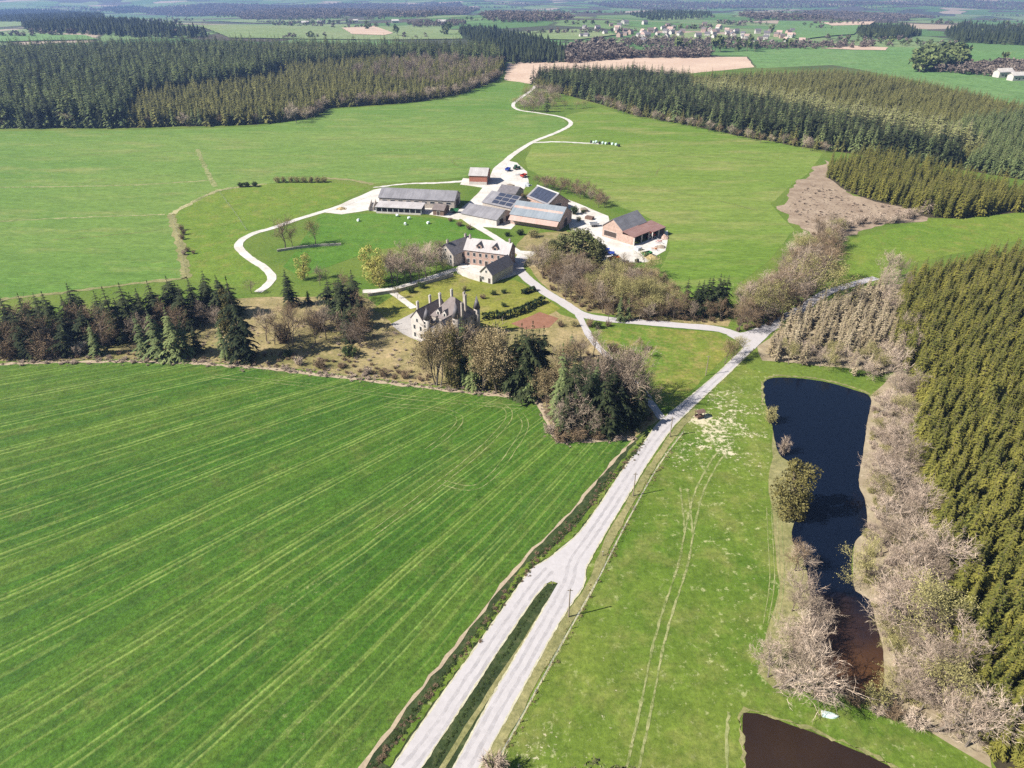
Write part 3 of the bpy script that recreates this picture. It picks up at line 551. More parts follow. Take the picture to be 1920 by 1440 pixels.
def bare(seed, spread=1.0, H=10.0, trunk=0.16, counts=(6, 5, 5, 5), up=0.28, tw=0.023, leaves=0, leafsize=0.22, fuzz=3):
    rng = np.random.default_rng(seed); tr, cr = MB(), MB(); ends = []
    def unit(v): return v / (np.linalg.norm(v) + 1e-9)
    def grow(p, d, L, r, lv):
        segs = 3 if lv < 2 else 2; pts = [p]
        for k in range(segs):
            d = unit(d + rng.normal(0, 0.13 + 0.05 * lv, 3) + np.array((0, 0, 0.06)))
            q = pts[-1] + d * L / segs; ra = r * (1 - 0.75 * k / segs); rb = r * (1 - 0.75 * (k + 1) / segs)
            if lv <= 2: prism(tr if lv < 2 else cr, pts[-1], q, ra, rb, 5 if lv == 0 else 3)
            pts.append(q)
        if lv >= 3:
            s_ = unit(np.cross(d, rng.normal(0, 1, 3))) * tw
            cr.add([pts[0] - s_, pts[0] + s_, pts[-1]], [(0, 1, 2)])
            for k in range(fuzz):
                b = pts[0] + (pts[-1] - pts[0]) * rng.uniform(0.2, 0.9); e = b + unit(d + rng.normal(0, 0.6, 3)) * L * rng.uniform(0.35, 0.7)
                cr.add([b - s_ * 0.8, b + s_ * 0.8, e], [(0, 1, 2)])
            ends.append(pts[-1]); return
        n = counts[lv]
        for j in range(n):
            f = (0.30 if lv == 0 else 0.25) + (0.72 if lv == 0 else 0.75) * (j + rng.uniform(0, 0.8)) / n; f = min(f, 0.99)
            b = pts[0] + (pts[-1] - pts[0]) * 0; x = f * segs; i = min(int(x), segs - 1); b = pts[i] + (pts[i + 1] - pts[i]) * (x - i)
            perp = unit(np.cross(d, rng.normal(0, 1, 3)))
            nd_ = unit(perp * (0.95 * spread if lv == 0 else 0.75) + d * (0.45 + 0.35 * f) + np.array((0, 0, up)))
            grow(b, nd_, L * rng.uniform(0.48, 0.66) * (1.15 - 0.40 * f if lv == 0 else 1), r * 0.42, lv + 1)
    grow(np.array((0, 0, -0.2)), np.array((0, 0, 1.0)), H * 0.62, trunk, 0)
    for k in range(leaves):
        c = ends[rng.integers(len(ends))] + rng.normal(0, 0.28, 3); a = unit(rng.normal(0, 1, 3)); b = unit(np.cross(a, rng.normal(0, 1, 3))); q = leafsize * rng.uniform(0.6, 1.3)
        cr.add([c - a * q, c + b * q * 0.6, c + a * q, c - b * q * 0.6], [(0, 1, 2, 3)])
    m = max(p[2] for p in cr.v); s = H / m
    for mb in (tr, cr): mb.v = [(x * s, y * s, z * s) for x, y, z in mb.v]
    return tr, cr
def leafball(seed, rx=3.0, H=10.0, base=0.15, n=1500, q=0.35, lobes=14, ny=1.0):
    """dense crown of leaf sprays gathered in clumps on limbs"""
    rng = np.random.default_rng(seed); tr, cr = MB(), MB()
    prism(tr, (0, 0, -0.2), (0, 0, H * 0.55), 0.26, 0.14, 6)
    cs = []
    for i in range(lobes):
        t = rng.uniform(base, 0.92); rr = rx * math.sqrt(max(0.05, 1 - ((t - 0.5) / 0.55) ** 2)) * rng.uniform(0.35, 0.8); a = rng.uniform(0, 6.28)
        c = np.array((rr * math.cos(a), rr * math.sin(a) * ny, H * t)); cs.append((c, rx * rng.uniform(0.28, 0.48)))
        prism(tr, (0, 0, H * t * 0.5), c, 0.10, 0.03, 3)
    for i in range(n):
        c, r = cs[rng.integers(lobes)]; u = rng.normal(0, 1, 3); u /= np.linalg.norm(u); p = c + u * r * rng.uniform(0.55, 1.0) ** 0.5 * np.array((1, ny, 0.85))
        a = rng.normal(0, 1, 3) + u * 0.5; a /= np.linalg.norm(a); b = np.cross(a, u); b /= np.linalg.norm(b) + 1e-9; z = q * rng.uniform(0.5, 1.3)
        cr.add([p - a * z, p + b * z * 0.55, p + a * z, p - b * z * 0.55], [(0, 1, 2, 3)])
    m = max(p[2] for p in cr.v); s = H / m
    cr.v = [(x, y, z * s) for x, y, z in cr.v]
    return tr, cr
def shrub_(seed, n=420, tw=0.05, leaves=0, wide=0.75, H=10.0, q=0.6):
    """many stems from the root; nominal height 10"""
    rng = np.random.default_rng(seed); st, cr = MB(), MB(); tips = []
    for i in range(26):
        a = rng.uniform(0, 6.28); s_ = rng.uniform(0.1, 1.0) * wide; e = np.array((math.cos(a) * s_ * 5.5, math.sin(a) * s_ * 5.5, rng.uniform(5.5, 9.5) * (1 - 0.35 * s_ * s_))); b = np.array((math.cos(a) * s_ * 1.5, math.sin(a) * s_ * 1.5, -0.3))
        prism(st, b, e, 0.16, 0.05, 3)
        for k in range(n // 26):
            f = rng.uniform(0.25, 1.0); p = b + (e - b) * f; d = rng.normal(0, 1, 3) + np.array((math.cos(a), math.sin(a), 0.9)) * 0.8; d /= np.linalg.norm(d); L = rng.uniform(1.0, 3.2)
            s2 = np.cross(d, rng.normal(0, 1, 3)); s2 = s2 / np.linalg.norm(s2) * tw * 3
            cr.add([p - s2, p + s2, p + d * L], [(0, 1, 2)]); tips.append(p + d * L * rng.uniform(0.4, 1))
    for k in range(leaves):
        c = tips[rng.integers(len(tips))] + rng.normal(0, 0.4, 3); a = rng.normal(0, 1, 3); a /= np.linalg.norm(a); b = np.cross(a, rng.normal(0, 1, 3)); b /= np.linalg.norm(b); z = q * rng.uniform(0.6, 1.3)
        cr.add([c - a * z, c + b * z * 0.6, c + a * z, c - b * z * 0.6], [(0, 1, 2, 3)])
    return st, cr

PROTO = {}
def reg(kind, gens, bark, leaf):
    PROTO[kind] = [(mesh(kind + '_trunk', t.v, t.f, bark), mesh(kind + '_crown', c.v, c.f, leaf)) for t, c in gens]
reg('spruce', [conifer(10 + i, 1.5, 17, 10, 0.06, 0.30, 0.26, 4, 0.72) for i in range(7)], M['bark'], M['spruce'])
reg('spruce_mid', [conifer(20 + i, 1.75, 17, 9, 0.06, 0.35, 0.30, 4, 0.8) for i in range(5)], M['bark'], M['spruce_mid'])
reg('spruce_dark', [conifer(30 + i, 2.1, 16, 9, 0.05, 0.25, 0.42, 4, 0.62) for i in range(6)], M['bark'], M['spruce_dark'])
reg('pine', [leafball(40 + i, 3.2, 10, 0.2, 2600, 0.30, 26) for i in range(3)], M['bark'], M['pine'])
reg('bare', [bare(50 + i, 1.0, counts=(11, 7, 6, 6)) for i in range(4)], M['bark'], M['twig'])
reg('bare_pink', [bare(60 + i, 1.0, counts=(11, 7, 6, 6)) for i in range(4)], M['bark_pale'], M['twig_pink'])
reg('bare_dark', [bare(70 + i, 1.0, counts=(11, 7, 6, 6)) for i in range(4)], M['bark'], M['twig_dark'])
reg('bare_tall', [bare(80 + i, 0.55, counts=(11, 6, 5, 5), up=0.6) for i in range(3)], M['bark_pale'], M['twig'])
reg('bud', [bare(90 + i, 0.95, counts=(9, 6, 5, 5), leaves=2600, leafsize=0.085) for i in range(3)], M['bark'], M['bud'])
reg('tan', [bare(100 + i, 0.7, counts=(10, 6, 5, 4), leaves=4200, leafsize=0.095, up=0.4) for i in range(3)], M['bark'], M['tanleaf'])
reg('willow', [leafball(110 + i, 3.6, 10, 0.10, 3200, 0.20, 24) for i in range(2)], M['bark'], M['willow'])
reg('ivy', [leafball(120 + i, 2.9, 10, 0.08, 5200, 0.19, 46) for i in range(2)], M['bark'], M['ivy'])
reg('shrub_pink', [shrub_(130 + i, 900, 0.032) for i in range(3)], M['bark_pale'], M['twig_pink'])
reg('shrub_brown', [shrub_(140 + i, 900, 0.032) for i in range(3)], M['bark'], M['twig_dark'])
reg('shrub_bud', [shrub_(150 + i, 500, 0.032, leaves=1200, q=0.32) for i in range(3)], M['bark'], M['bud'])
reg('shrub_green', [shrub_(160 + i, 200, leaves=1500, q=0.42) for i in range(3)], M['bark'], M['greenbush'])
reg('larch', [conifer(170 + i, 1.35, 18, 8, 0.10, 0.1, 0.35, 3, 0.7) for i in range(4)], M['bark_pale'], M['larch_tan'])

TRNG = np.random.default_rng(5)
def plant(kind, x, y, h, name, label, cat, group, w=1.0):
    t = empty(name, (x, y, 0), TRNG.uniform(0, 6.28), (h / 10 * w, h / 10 * w, h / 10)); tag(t, label, cat, group)
    tm, cm = PROTO[kind][TRNG.integers(len(PROTO[kind]))]
    sh = 'shrub' in kind
    obj('stems' if sh else 'trunk', tm, t); obj('twigs' if kind in ('shrub_pink', 'shrub_brown') else ('foliage' if sh else 'crown'), cm, t)
    return t
NAMES = {'spruce': ('spruce_tree', 'spruce tree'), 'spruce_mid': ('conifer_tree', 'conifer'), 'spruce_dark': ('conifer_tree', 'conifer'), 'pine': ('pine_tree', 'pine tree'),
         'bare': ('bare_tree', 'bare tree'), 'bare_pink': ('pale_bare_tree', 'bare tree'), 'bare_dark': ('brown_bare_tree', 'bare tree'), 'bare_tall': ('bare_tree', 'bare tree'),
         'bud': ('budding_tree', 'budding tree'), 'tan': ('withered_leaf_tree', 'tree'), 'willow': ('willow_tree', 'willow'), 'ivy': ('evergreen_tree', 'tree'),
         'shrub_pink': ('bare_shrub', 'shrub'), 'shrub_brown': ('bare_shrub', 'shrub'), 'shrub_bud': ('budding_shrub', 'shrub'), 'shrub_green': ('green_shrub', 'shrub'), 'larch': ('larch_tree', 'larch')}
LOOK = {'spruce': 'olive green spruce', 'spruce_mid': 'mid green spruce', 'spruce_dark': 'dark green conifer', 'pine': 'dark round crowned pine', 'bare': 'leafless grey brown tree',
        'bare_pink': 'leafless pinkish grey tree', 'bare_dark': 'leafless dark brown tree', 'bare_tall': 'tall slender leafless tree', 'bud': 'olive budding tree', 'tan': 'tree with withered tan leaves',
        'willow': 'yellow green willow', 'ivy': 'dense olive evergreen tree', 'shrub_pink': 'leafless pinkish shrub', 'shrub_brown': 'leafless brown shrub', 'shrub_bud': 'olive budding shrub',
        'shrub_green': 'green leafy shrub', 'larch': 'thin tan larch'}
def trees(where, lst):
    """(kind, x, base y, top y[, width]) in photo pixels: the base is on the ground, the height follows from the top"""
    for e in lst:
        k, px, by, ty = e[:4]; w = e[4] if len(e) > 4 else 1.0
        X, Y = G(px, by); h = max(1.0, top_z(px, by, ty)); n, c = NAMES[k]; lab = LOOK[k] + ' ' + where
        plant(k, X, Y, h, n, lab, c, lab, w)

def gn_group():
    ng = bpy.data.node_groups.new('scatter', 'GeometryNodeTree')
    ng.interface.new_socket('Geometry', in_out='INPUT', socket_type='NodeSocketGeometry')
    ng.interface.new_socket('Collection', in_out='INPUT', socket_type='NodeSocketCollection')
    ng.interface.new_socket('Geometry', in_out='OUTPUT', socket_type='NodeSocketGeometry')
    N, L = ng.nodes, ng.links
    gi, go = N.new('NodeGroupInput'), N.new('NodeGroupOutput'); ip = N.new('GeometryNodeInstanceOnPoints'); ci = N.new('GeometryNodeCollectionInfo')
    ci.inputs['Separate Children'].default_value = True; ci.inputs['Reset Children'].default_value = True
    def na(n, t):
        a = N.new('GeometryNodeInputNamedAttribute'); a.data_type = t; a.inputs[0].default_value = n; return a.outputs[0]
    L.new(gi.outputs[0], ip.inputs['Points']); L.new(gi.outputs[1], ci.inputs[0]); L.new(ci.outputs[0], ip.inputs['Instance'])
    ip.inputs['Pick Instance'].default_value = True
    L.new(na('vi', 'INT'), ip.inputs['Instance Index'])
    L.new(na('sc', 'FLOAT_VECTOR'), ip.inputs['Scale'])
    cx = N.new('ShaderNodeCombineXYZ'); L.new(na('rz', 'FLOAT'), cx.inputs[2])
    er = N.new('FunctionNodeEulerToRotation'); L.new(cx.outputs[0], er.inputs[0]); L.new(er.outputs[0], ip.inputs['Rotation'])
    L.new(ip.outputs[0], go.inputs[0]); return ng
NG = gn_group(); COLS = {}
def proto_col(kind):
    if kind not in COLS:
        c = bpy.data.collections.new(kind + '_variants')
        for i, (t, cme) in enumerate(PROTO[kind]):
            nv = len(t.vertices)
            v = [tuple(p.co) for p in t.vertices] + [tuple(p.co) for p in cme.vertices]
            f = [tuple(p.vertices) for p in t.polygons] + [tuple(nv + q for q in p.vertices) for p in cme.polygons]
            me = mesh('%s_%d' % (kind, i), v, f, t.materials[0], cme.materials[0], idx=[0] * len(t.polygons) + [1] * len(cme.polygons))
            c.objects.link(bpy.data.objects.new('%s_%d' % (kind, i), me))
        COLS[kind] = c
    return COLS[kind]
def mass(name, label, cat, kind, P, h, hv=0.15, w=1.0, seed=3, lo=0.55, hi=1.5):
    """a wood too large to count: one object that scatters its trees over points"""
    rng = np.random.default_rng(seed); P = np.asarray(P); n = len(P)
    z = np.array([float(hgt(x, y)) for x, y in P]) if np.hypot(P[:, 0], P[:, 1]).max() > 940 else np.zeros(n)
    me = bpy.data.meshes.new(name); me.from_pydata([(x, y, q) for (x, y), q in zip(P, z)], [], [])
    hh = (np.broadcast_to(h, n) * (np.exp(hv * rng.normal(0, 1, n)) if lo < 0.5 else 1 + hv * rng.normal(0, 1, n)).clip(lo, hi)) / 10; ww = hh * w * rng.uniform(0.85, 1.18, n)
    a = me.attributes.new('sc', 'FLOAT_VECTOR', 'POINT'); a.data.foreach_set('vector', np.stack([ww, ww, hh], 1).ravel().astype(np.float32))
    a = me.attributes.new('rz', 'FLOAT', 'POINT'); a.data.foreach_set('value', rng.uniform(0, 6.28, n).astype(np.float32))
    a = me.attributes.new('vi', 'INT', 'POINT'); a.data.foreach_set('value', rng.integers(0, len(PROTO[kind]), n).astype(np.int32))
    o = obj(name, me); md = o.modifiers.new('scatter', 'NODES'); md.node_group = NG
    md[[i.identifier for i in NG.interface.items_tree if i.name == 'Collection'][0]] = proto_col(kind)
    return tag(o, label, cat, kind='stuff')
def fill(poly, sp, seed=0, ang=0.3, jit=0.3, raw=False, row=1.0):
    g = np.array(poly if raw else gpoly(poly)); rng = np.random.default_rng(seed)
    ca, sa = math.cos(ang), math.sin(ang); rot = np.array(((ca, sa), (-sa, ca))); q = g @ rot.T
    lo, hi = q.min(0), q.max(0); xs, ys = np.meshgrid(np.arange(lo[0], hi[0], sp), np.arange(lo[1], hi[1], sp * row))
    p = np.stack([xs.ravel(), ys.ravel()], 1); p += rng.uniform(-jit, jit, p.shape) * sp; p = p @ rot
    return p[inpoly(p, g)]
def vis(P, h=10):
    """keep what could fall inside the picture, or shade it"""
    dep = P[:, 1] * cP + CAMH * sP; x = 960 + FPX * P[:, 0] / np.maximum(dep, 1); y = 720 - FPX * (P[:, 1] * sP - CAMH * cP) / np.maximum(dep, 1)
    return P[(x > -160) & (x < 2080) & (y < 1640)]

# ------------------------------------------------------------------ woods
# spruce plantation beside the pond
P = vis(fill(PLANT_D, 2.25, 1, 0.9, 0.46)); dist = np.hypot(P[:, 0], P[:, 1]); P = P[np.argsort(dist)]
pxs = np.array([pix(*p, 8) for p in P]); inn = (pxs[:, 0] < 1935) & (pxs[:, 1] < 1450)
near = np.where(inn)[0][:295]; rest = np.setdiff1d(np.arange(len(P)), near)
edgeD = smooth(gpoly(PLANT_D[12:] + PLANT_D[:1]), 1.5)
rngD = np.random.default_rng(8)
for i in near:
    fr_ = np.hypot(edgeD[:, 0] - P[i, 0], edgeD[:, 1] - P[i, 1]).min() < 4.0
    plant('spruce', P[i, 0], P[i, 1], rngD.normal(9.6, 1.3), 'spruce_tree', 'olive green spruce in the front row of the plantation facing the pond bank' if fr_ else 'olive green spruce inside the plantation behind its front row along the pond', 'spruce tree', 'spruces in the plantation front row' if fr_ else 'spruces inside the pond plantation', rngD.uniform(0.85, 1.25))
mass('spruce_plantation', 'dense olive green spruce plantation covering the slope beyond the pond', 'plantation', 'spruce', P[rest], 9.6, 0.14, 1.05)

# forest beyond the left fields: an older tall stand and a younger olive brown stand
gA = gpoly(FOREST_A)
TALL = [(-500, 262), (-100, 244), (0, 241), (240, 240), (255, 200), (250, 186), (400, 168), (510, 152), (520, 138), (700, 120), (940, 128), (930, 112), (860, 106), (640, 104), (350, 100), (180, 104), (0, 112), (-500, 118)]
PA = vis(fill(FOREST_A, 4.9, 2, 0.4, 0.42)); tall = inpoly(PA, np.array(gpoly(TALL)))
PT, PY = PA[tall], PA[~tall]
cut = smooth(gpoly([(255, 200), (250, 186), (400, 168), (510, 152), (520, 138)]), 4.0)
PY = PY[np.min(np.hypot(PY[:, None, 0] - cut[None, :, 0], PY[:, None, 1] - cut[None, :, 1]), axis=1) > 11]
frontA = smooth(gpoly([(-60, 242), (0, 240), (240, 239), (480, 233), (588, 218), (615, 202), (760, 192), (860, 176), (932, 149)]), 2.5)
rng = np.random.default_rng(11)
ed = frontA[::1] + rng.normal(0, 1.0, frontA.shape); ed = ed[::2][:150]
def spare(Q, E, d):
    k = np.ones(len(Q), bool)
    for e in E: k &= np.hypot(Q[:, 0] - e[0], Q[:, 1] - e[1]) > d
    return Q[k]
ed2 = np.array([e + np.array((0.0, 3.0 if pix(*e)[0] < 560 else -0.5)) for e in ed])
for i, e in enumerate(ed2):
    px_, _ = pix(*e)
    if px_ < 560 and i % 5: plant('spruce_mid' if i % 3 else 'spruce_dark', e[0], e[1], rng.uniform(13, 21) if px_ < 250 else rng.uniform(10, 15), 'conifer_tree', 'mid green conifer at the front edge of the forest across the field', 'conifer', 'conifers on the forest edge')
    else: plant(['bare_pink', 'bare', 'bare_dark'][i % 3], e[0], e[1], rng.uniform(8, 13), 'forest_edge_tree', 'leafless tree along the front edge of the forest across the field', 'bare tree', 'bare trees on the forest edge', 1.35)
half = rng.uniform(0, 1, len(PT)) < 0.8
mass('conifer_forest', 'tall dark conifer forest beyond the green field on the left', 'forest', 'spruce_mid', PT[half], 19, 0.20, 1.25, 4)
mass('conifer_forest', 'darker conifers mixed through the tall forest beyond the green field', 'forest', 'spruce_dark', PT[~half], 19, 0.2, 1.0, 5)
PROTO['spruce_brown'] = [(t, c.copy()) for t, c in PROTO['spruce_mid']]
for _, c in PROTO['spruce_brown']: c.materials[0] = M['spruce_brown']
PROTO['larch_green'] = [(t, c.copy()) for t, c in PROTO['larch']]
for _, c in PROTO['larch_green']: c.materials[0] = M['larch_green']
mass('conifer_forest', 'younger olive brown conifer stand below the tall forest', 'forest', 'spruce_brown', PY, 11.5, 0.2, 1.4, 6)
E1 = fill([(640, 150), (760, 120), (940, 118), (935, 140), (860, 168), (800, 172)], 9, 4, 0.2, 0.45)
mass('bare_wood', 'leafless pinkish brown trees mixed along the right end of the forest', 'wood', 'bare', E1[::2], 15, 0.2, 1.0, 7)
LS = fill([(470, 118), (640, 112), (640, 118), (480, 126)], 8, 4, 0.2, 0.4)
mass('larch_wood', 'pale budding larches in the middle of the far forest', 'wood', 'larch_green', LS, 20, 0.1, 1.4, 7)

# forest on the rise right of the farm
PB = vis(fill(FOREST_B, 4.3, 9, 0.5, 0.38))
LAR = [(1290, 176), (1340, 178), (1500, 206), (1640, 238), (1760, 262), (1850, 290), (1790, 296), (1690, 276), (1560, 242), (1440, 212), (1310, 192)]
DARK = [(1000, 150), (1180, 150), (1290, 160), (1290, 178), (1310, 192), (1440, 212), (1560, 242), (1690, 276), (1790, 298), (1800, 318), (1700, 300), (1545, 280), (1400, 256), (1300, 234), (1190, 214), (1130, 196), (1040, 170)]
RIGHTD = [(1850, 290), (1760, 262), (1800, 240), (1925, 222), (2200, 300), (2200, 372), (1925, 338), (1800, 318)]
iL = inpoly(PB, np.array(gpoly(LAR))); iD = inpoly(PB, np.array(gpoly(DARK))) & ~iL; iR = inpoly(PB, np.array(gpoly(RIGHTD))) & ~iL & ~iD
GAPS = [[(1500, 186), (1640, 159), (1644, 164), (1508, 192)], [(1555, 198), (1720, 167), (1724, 172), (1562, 204)], [(1645, 216), (1690, 202), (1694, 207), (1650, 221)], [(1300, 154), (1440, 150), (1442, 153), (1302, 158)]]
iG = np.zeros(len(PB), bool)
for g_ in GAPS: iG |= inpoly(PB, np.array(gpoly(g_)))
mass('larch_wood', 'pale green belt of budding larches across the wooded rise', 'wood', 'larch_green', PB[iL][::2], 16, 0.14, 1.9, 8)
mass('conifer_forest', 'dark tall conifers along the foot of the wooded rise', 'forest', 'spruce_dark', PB[iD][::2], 15.5, 0.14, 1.15, 9)
mass('conifer_forest', 'mid green conifers along the foot of the wooded rise', 'forest', 'spruce_mid', PB[iD][1::2], 15.5, 0.14, 1.15, 10)
rest_ = ~(iL | iD | iR | iG)
mass('conifer_forest', 'olive brown young conifer plantation covering the top of the wooded rise', 'forest', 'spruce_brown', PB[rest_], 9.5, 0.10, 1.25, 11)
mass('conifer_forest', 'mid green conifers at the right end of the wooded rise', 'forest', 'spruce_mid', PB[iR], 12, 0.15, 1.15, 12)
# young plantation behind the felled clearing
PC = vis(fill(FOREST_C, 3.6, 13, 0.5, 0.3)); PC = PC[np.argsort(np.hypot(PC[:, 0], PC[:, 1]))]
rng = np.random.default_rng(14); nC = 110; okc = [i for i in range(len(PC)) if pix(*PC[i])[0] < 1940]
for i in okc[:nC]:
    plant('spruce', PC[i, 0], PC[i, 1], rng.uniform(9, 14), 'young_conifer', 'spruce on the front edge of the young stand behind the felled clearing', 'conifer', 'spruces behind the felled clearing')
keep = np.setdiff1d(np.arange(len(PC)), okc[:nC])
mass('spruce_plantation', 'young olive spruce stand behind the felled clearing', 'plantation', 'spruce', PC[keep], 9.5, 0.14, 1.1, 15)
# hem of bare trees along the foot of the wooded rise
hem = smooth(gpoly([(1120, 192), (1190, 218), (1300, 240), (1400, 262), (1545, 286)]), 5.5); rng = np.random.default_rng(17)
for i, e in enumerate(hem):
    plant(['bare_pink', 'bare', 'bare_dark'][i % 3], e[0] + rng.normal(0, 1.5), e[1] + rng.normal(0, 1.2), rng.uniform(6, 10), 'hem_tree', 'leafless tree in the hem along the foot of the wooded rise', 'bare tree', 'bare trees below the wooded rise', 1.15)
# larch plantation by the road junction
PE = fill([(1428, 662), (1500, 602), (1560, 570), (1640, 545), (1672, 580), (1690, 690), (1640, 714), (1520, 690), (1430, 678)], 3.4, 19, 0.75, 0.3); rng = np.random.default_rng(20)
for i, e in enumerate(PE):
    low = pix(*e)[1] > 668
    if low and i % 4 == 0: plant('bare_pink', e[0], e[1], rng.uniform(6, 9), 'bare_tree', 'leafless pinkish tree in front of the larch plantation above the pond', 'bare tree', 'bare trees before the larches', 1.1)
    elif low and i % 4 == 2: plant('bud', e[0], e[1], rng.uniform(6, 9), 'budding_tree', 'olive budding tree in front of the larch plantation above the pond', 'budding tree', 'budding trees before the larches')
    else: plant('larch', e[0], e[1], rng.uniform(6.5, 9.5), 'larch_tree', 'thin tan leafless larch in the plantation between lane and pond', 'larch', 'larches by the road junction', rng.uniform(0.9, 1.3))
# scrub on the clearing's foot
for i, (a_, b_) in enumerate(smooth([(1545, 448), (1600, 428), (1660, 418), (1710, 408), (1745, 400)], 9)):
    X, Y = G(a_, b_ + TRNG.uniform(-6, 4)); plant('shrub_pink' if i % 3 else 'bare_pink', X, Y, TRNG.uniform(4, 6.5), 'bare_shrub', 'leafless pinkish shrub along the foot of the felled clearing', 'shrub', 'shrubs below the felled clearing', 1.2)
P = vis(fill([(1475, 392), (1520, 345), (1560, 350), (1600, 378), (1700, 392), (1720, 405), (1600, 416), (1520, 428)], 2.6, 23, 0.4, 0.5))
mass('clearing_scrub', 'low pinkish brown scrub over the felled clearing', 'scrub', 'shrub_pink', P, 0.45, 0.6, 1.9, 24, 0.3, 3)

# ------------------------------------------------------------------ single trees and groves
trees('in the park belt left of the chateau', [('spruce_dark', x, b, t, w) for x, b, t, w in [
    (-30, 655, 580, 1.1), (5, 650, 575, 1.1), (35, 655, 582, 1.2), (65, 640, 565, 1.1), (95, 632, 548, 1.1), (115, 642, 545, 1.1), (140, 625, 552, 1.2), (170, 618, 550, 1.1), (200, 620, 545, 1.1), (225, 640, 536, 1.0),
    (250, 625, 530, 1.1), (275, 618, 540, 1.2), (300, 612, 525, 1.1), (322, 605, 538, 1.1), (345, 600, 530, 1.2), (372, 598, 520, 1.1), (398, 592, 508, 1.0), (420, 590, 515, 1.0), (440, 590, 530, 1.1)]])
trees('at the crop field edge in the park', [('spruce_mid', 275, 668, 582), ('spruce_mid', 302, 671, 578, 1.2), ('spruce_mid', 332, 673, 576, 1.2), ('spruce_mid', 352, 668, 592, 1.2), ('spruce_dark', 372, 660, 606), ('spruce_mid', 424, 672, 592, 0.9),
    ('shrub_brown', 105, 668, 636, 1.2), ('shrub_brown', 78, 672, 634, 1.2), ('shrub_pink', 150, 665, 640, 1.2), ('shrub_brown', 20, 672, 640, 1.2), ('bare_dark', 195, 655, 580, 1.25), ('bare', 372, 602, 568, 1.2)])
trees('standing tall by the crop field, highest in the park', [('spruce_dark', 460, 674, 516, 0.85), ('ivy', 446, 668, 540, 0.5)])
trees('in a row on the dry park ground', [('bare_dark', 515, 646, 582, 1.0), ('bare_dark', 549, 648, 565, 0.95), ('bare_dark', 592, 646, 586, 1.0), ('bare_dark', 676, 652, 602, 1.1), ('bare', 500, 640, 575, 1.0)])
trees('beside the farm lane above the park', [('spruce_dark', 546, 574, 505, 1.1), ('spruce_dark', 580, 570, 542), ('willow', 572, 524, 474, 0.85), ('bare', 600, 535, 494, 1.0), ('spruce_dark', 622, 592, 520, 1.2), ('spruce_dark', 646, 600, 514, 1.3), ('spruce_dark', 670, 594, 526, 1.3), ('spruce_mid', 640, 606, 560, 1.2), ('bare', 472, 550, 520, 1.2)])
trees('low on the dry park ground', [('shrub_green', 655, 668, 648, 1.6), ('shrub_brown', 600, 690, 672, 1.4), ('shrub_brown', 720, 705, 690, 1.4), ('shrub_brown', 760, 708, 692, 1.4), ('shrub_pink', 560, 684, 668, 1.4), ('shrub_green', 540, 668, 655, 1.4), ('shrub_brown', 640, 690, 678, 1.4), ('shrub_pink', 690, 700, 684, 1.3)])
trees('beside the curved farm lane', [('bare_dark', 535, 466, 396, 1.15), ('bud', 592, 460, 408, 1.1), ('bare_dark', 548, 462, 420, 1.1)])
trees('on the hedge line above the pasture', [('shrub_green', x, y, y - 10, 1.4) for x, y in [(452, 351), (464, 350), (478, 350)]] + [('shrub_bud', x, 342, 330, 1.3) for x in (520, 533, 546, 558, 570, 583, 596, 608)])
trees('by the worn track in the pasture', [('shrub_brown', 341, 432, 420), ('shrub_brown', 345, 440, 428), ('shrub_brown', 343, 449, 437), ('shrub_brown', 352, 472, 462, 1.3), ('shrub_pink', 345, 478, 468, 1.3), ('shrub_brown', 363, 476, 468, 1.2)])
trees('beside the farmhouse wall', [('willow', 700, 530, 460, 0.85), ('willow', 712, 538, 480, 0.7), ('bud', 727, 512, 462, 1.0), ('bare_pink', 745, 530, 466, 1.1), ('bare', 772, 528, 450, 1.15), ('bare_pink', 800, 522, 456, 1.1), ('bare', 818, 508, 470, 1.1), ('bare', 735, 532, 478, 1.1), ('bare', 785, 530, 470, 1.2), ('bud', 832, 512, 482, 1.0)])
trees('in front of the chateau', [('tan', 817, 722, 602, 0.8), ('tan', 840, 720, 606, 0.8), ('ivy', 852, 726, 616, 0.5), ('spruce_mid', 872, 716, 592, 0.7), ('spruce_mid', 886, 730, 640, 0.9), ('tan', 905, 732, 608, 0.9), ('tan', 932, 736, 600, 0.9), ('tan', 918, 728, 625, 0.9), ('bare', 950, 735, 625, 0.9),
    ('spruce_dark', 966, 740, 625, 0.9), ('spruce_dark', 986, 742, 612, 0.95), ('spruce_dark', 1010, 740, 618, 0.9), ('spruce_mid', 996, 746, 660, 1.1), ('bare_tall', 826, 724, 640)])
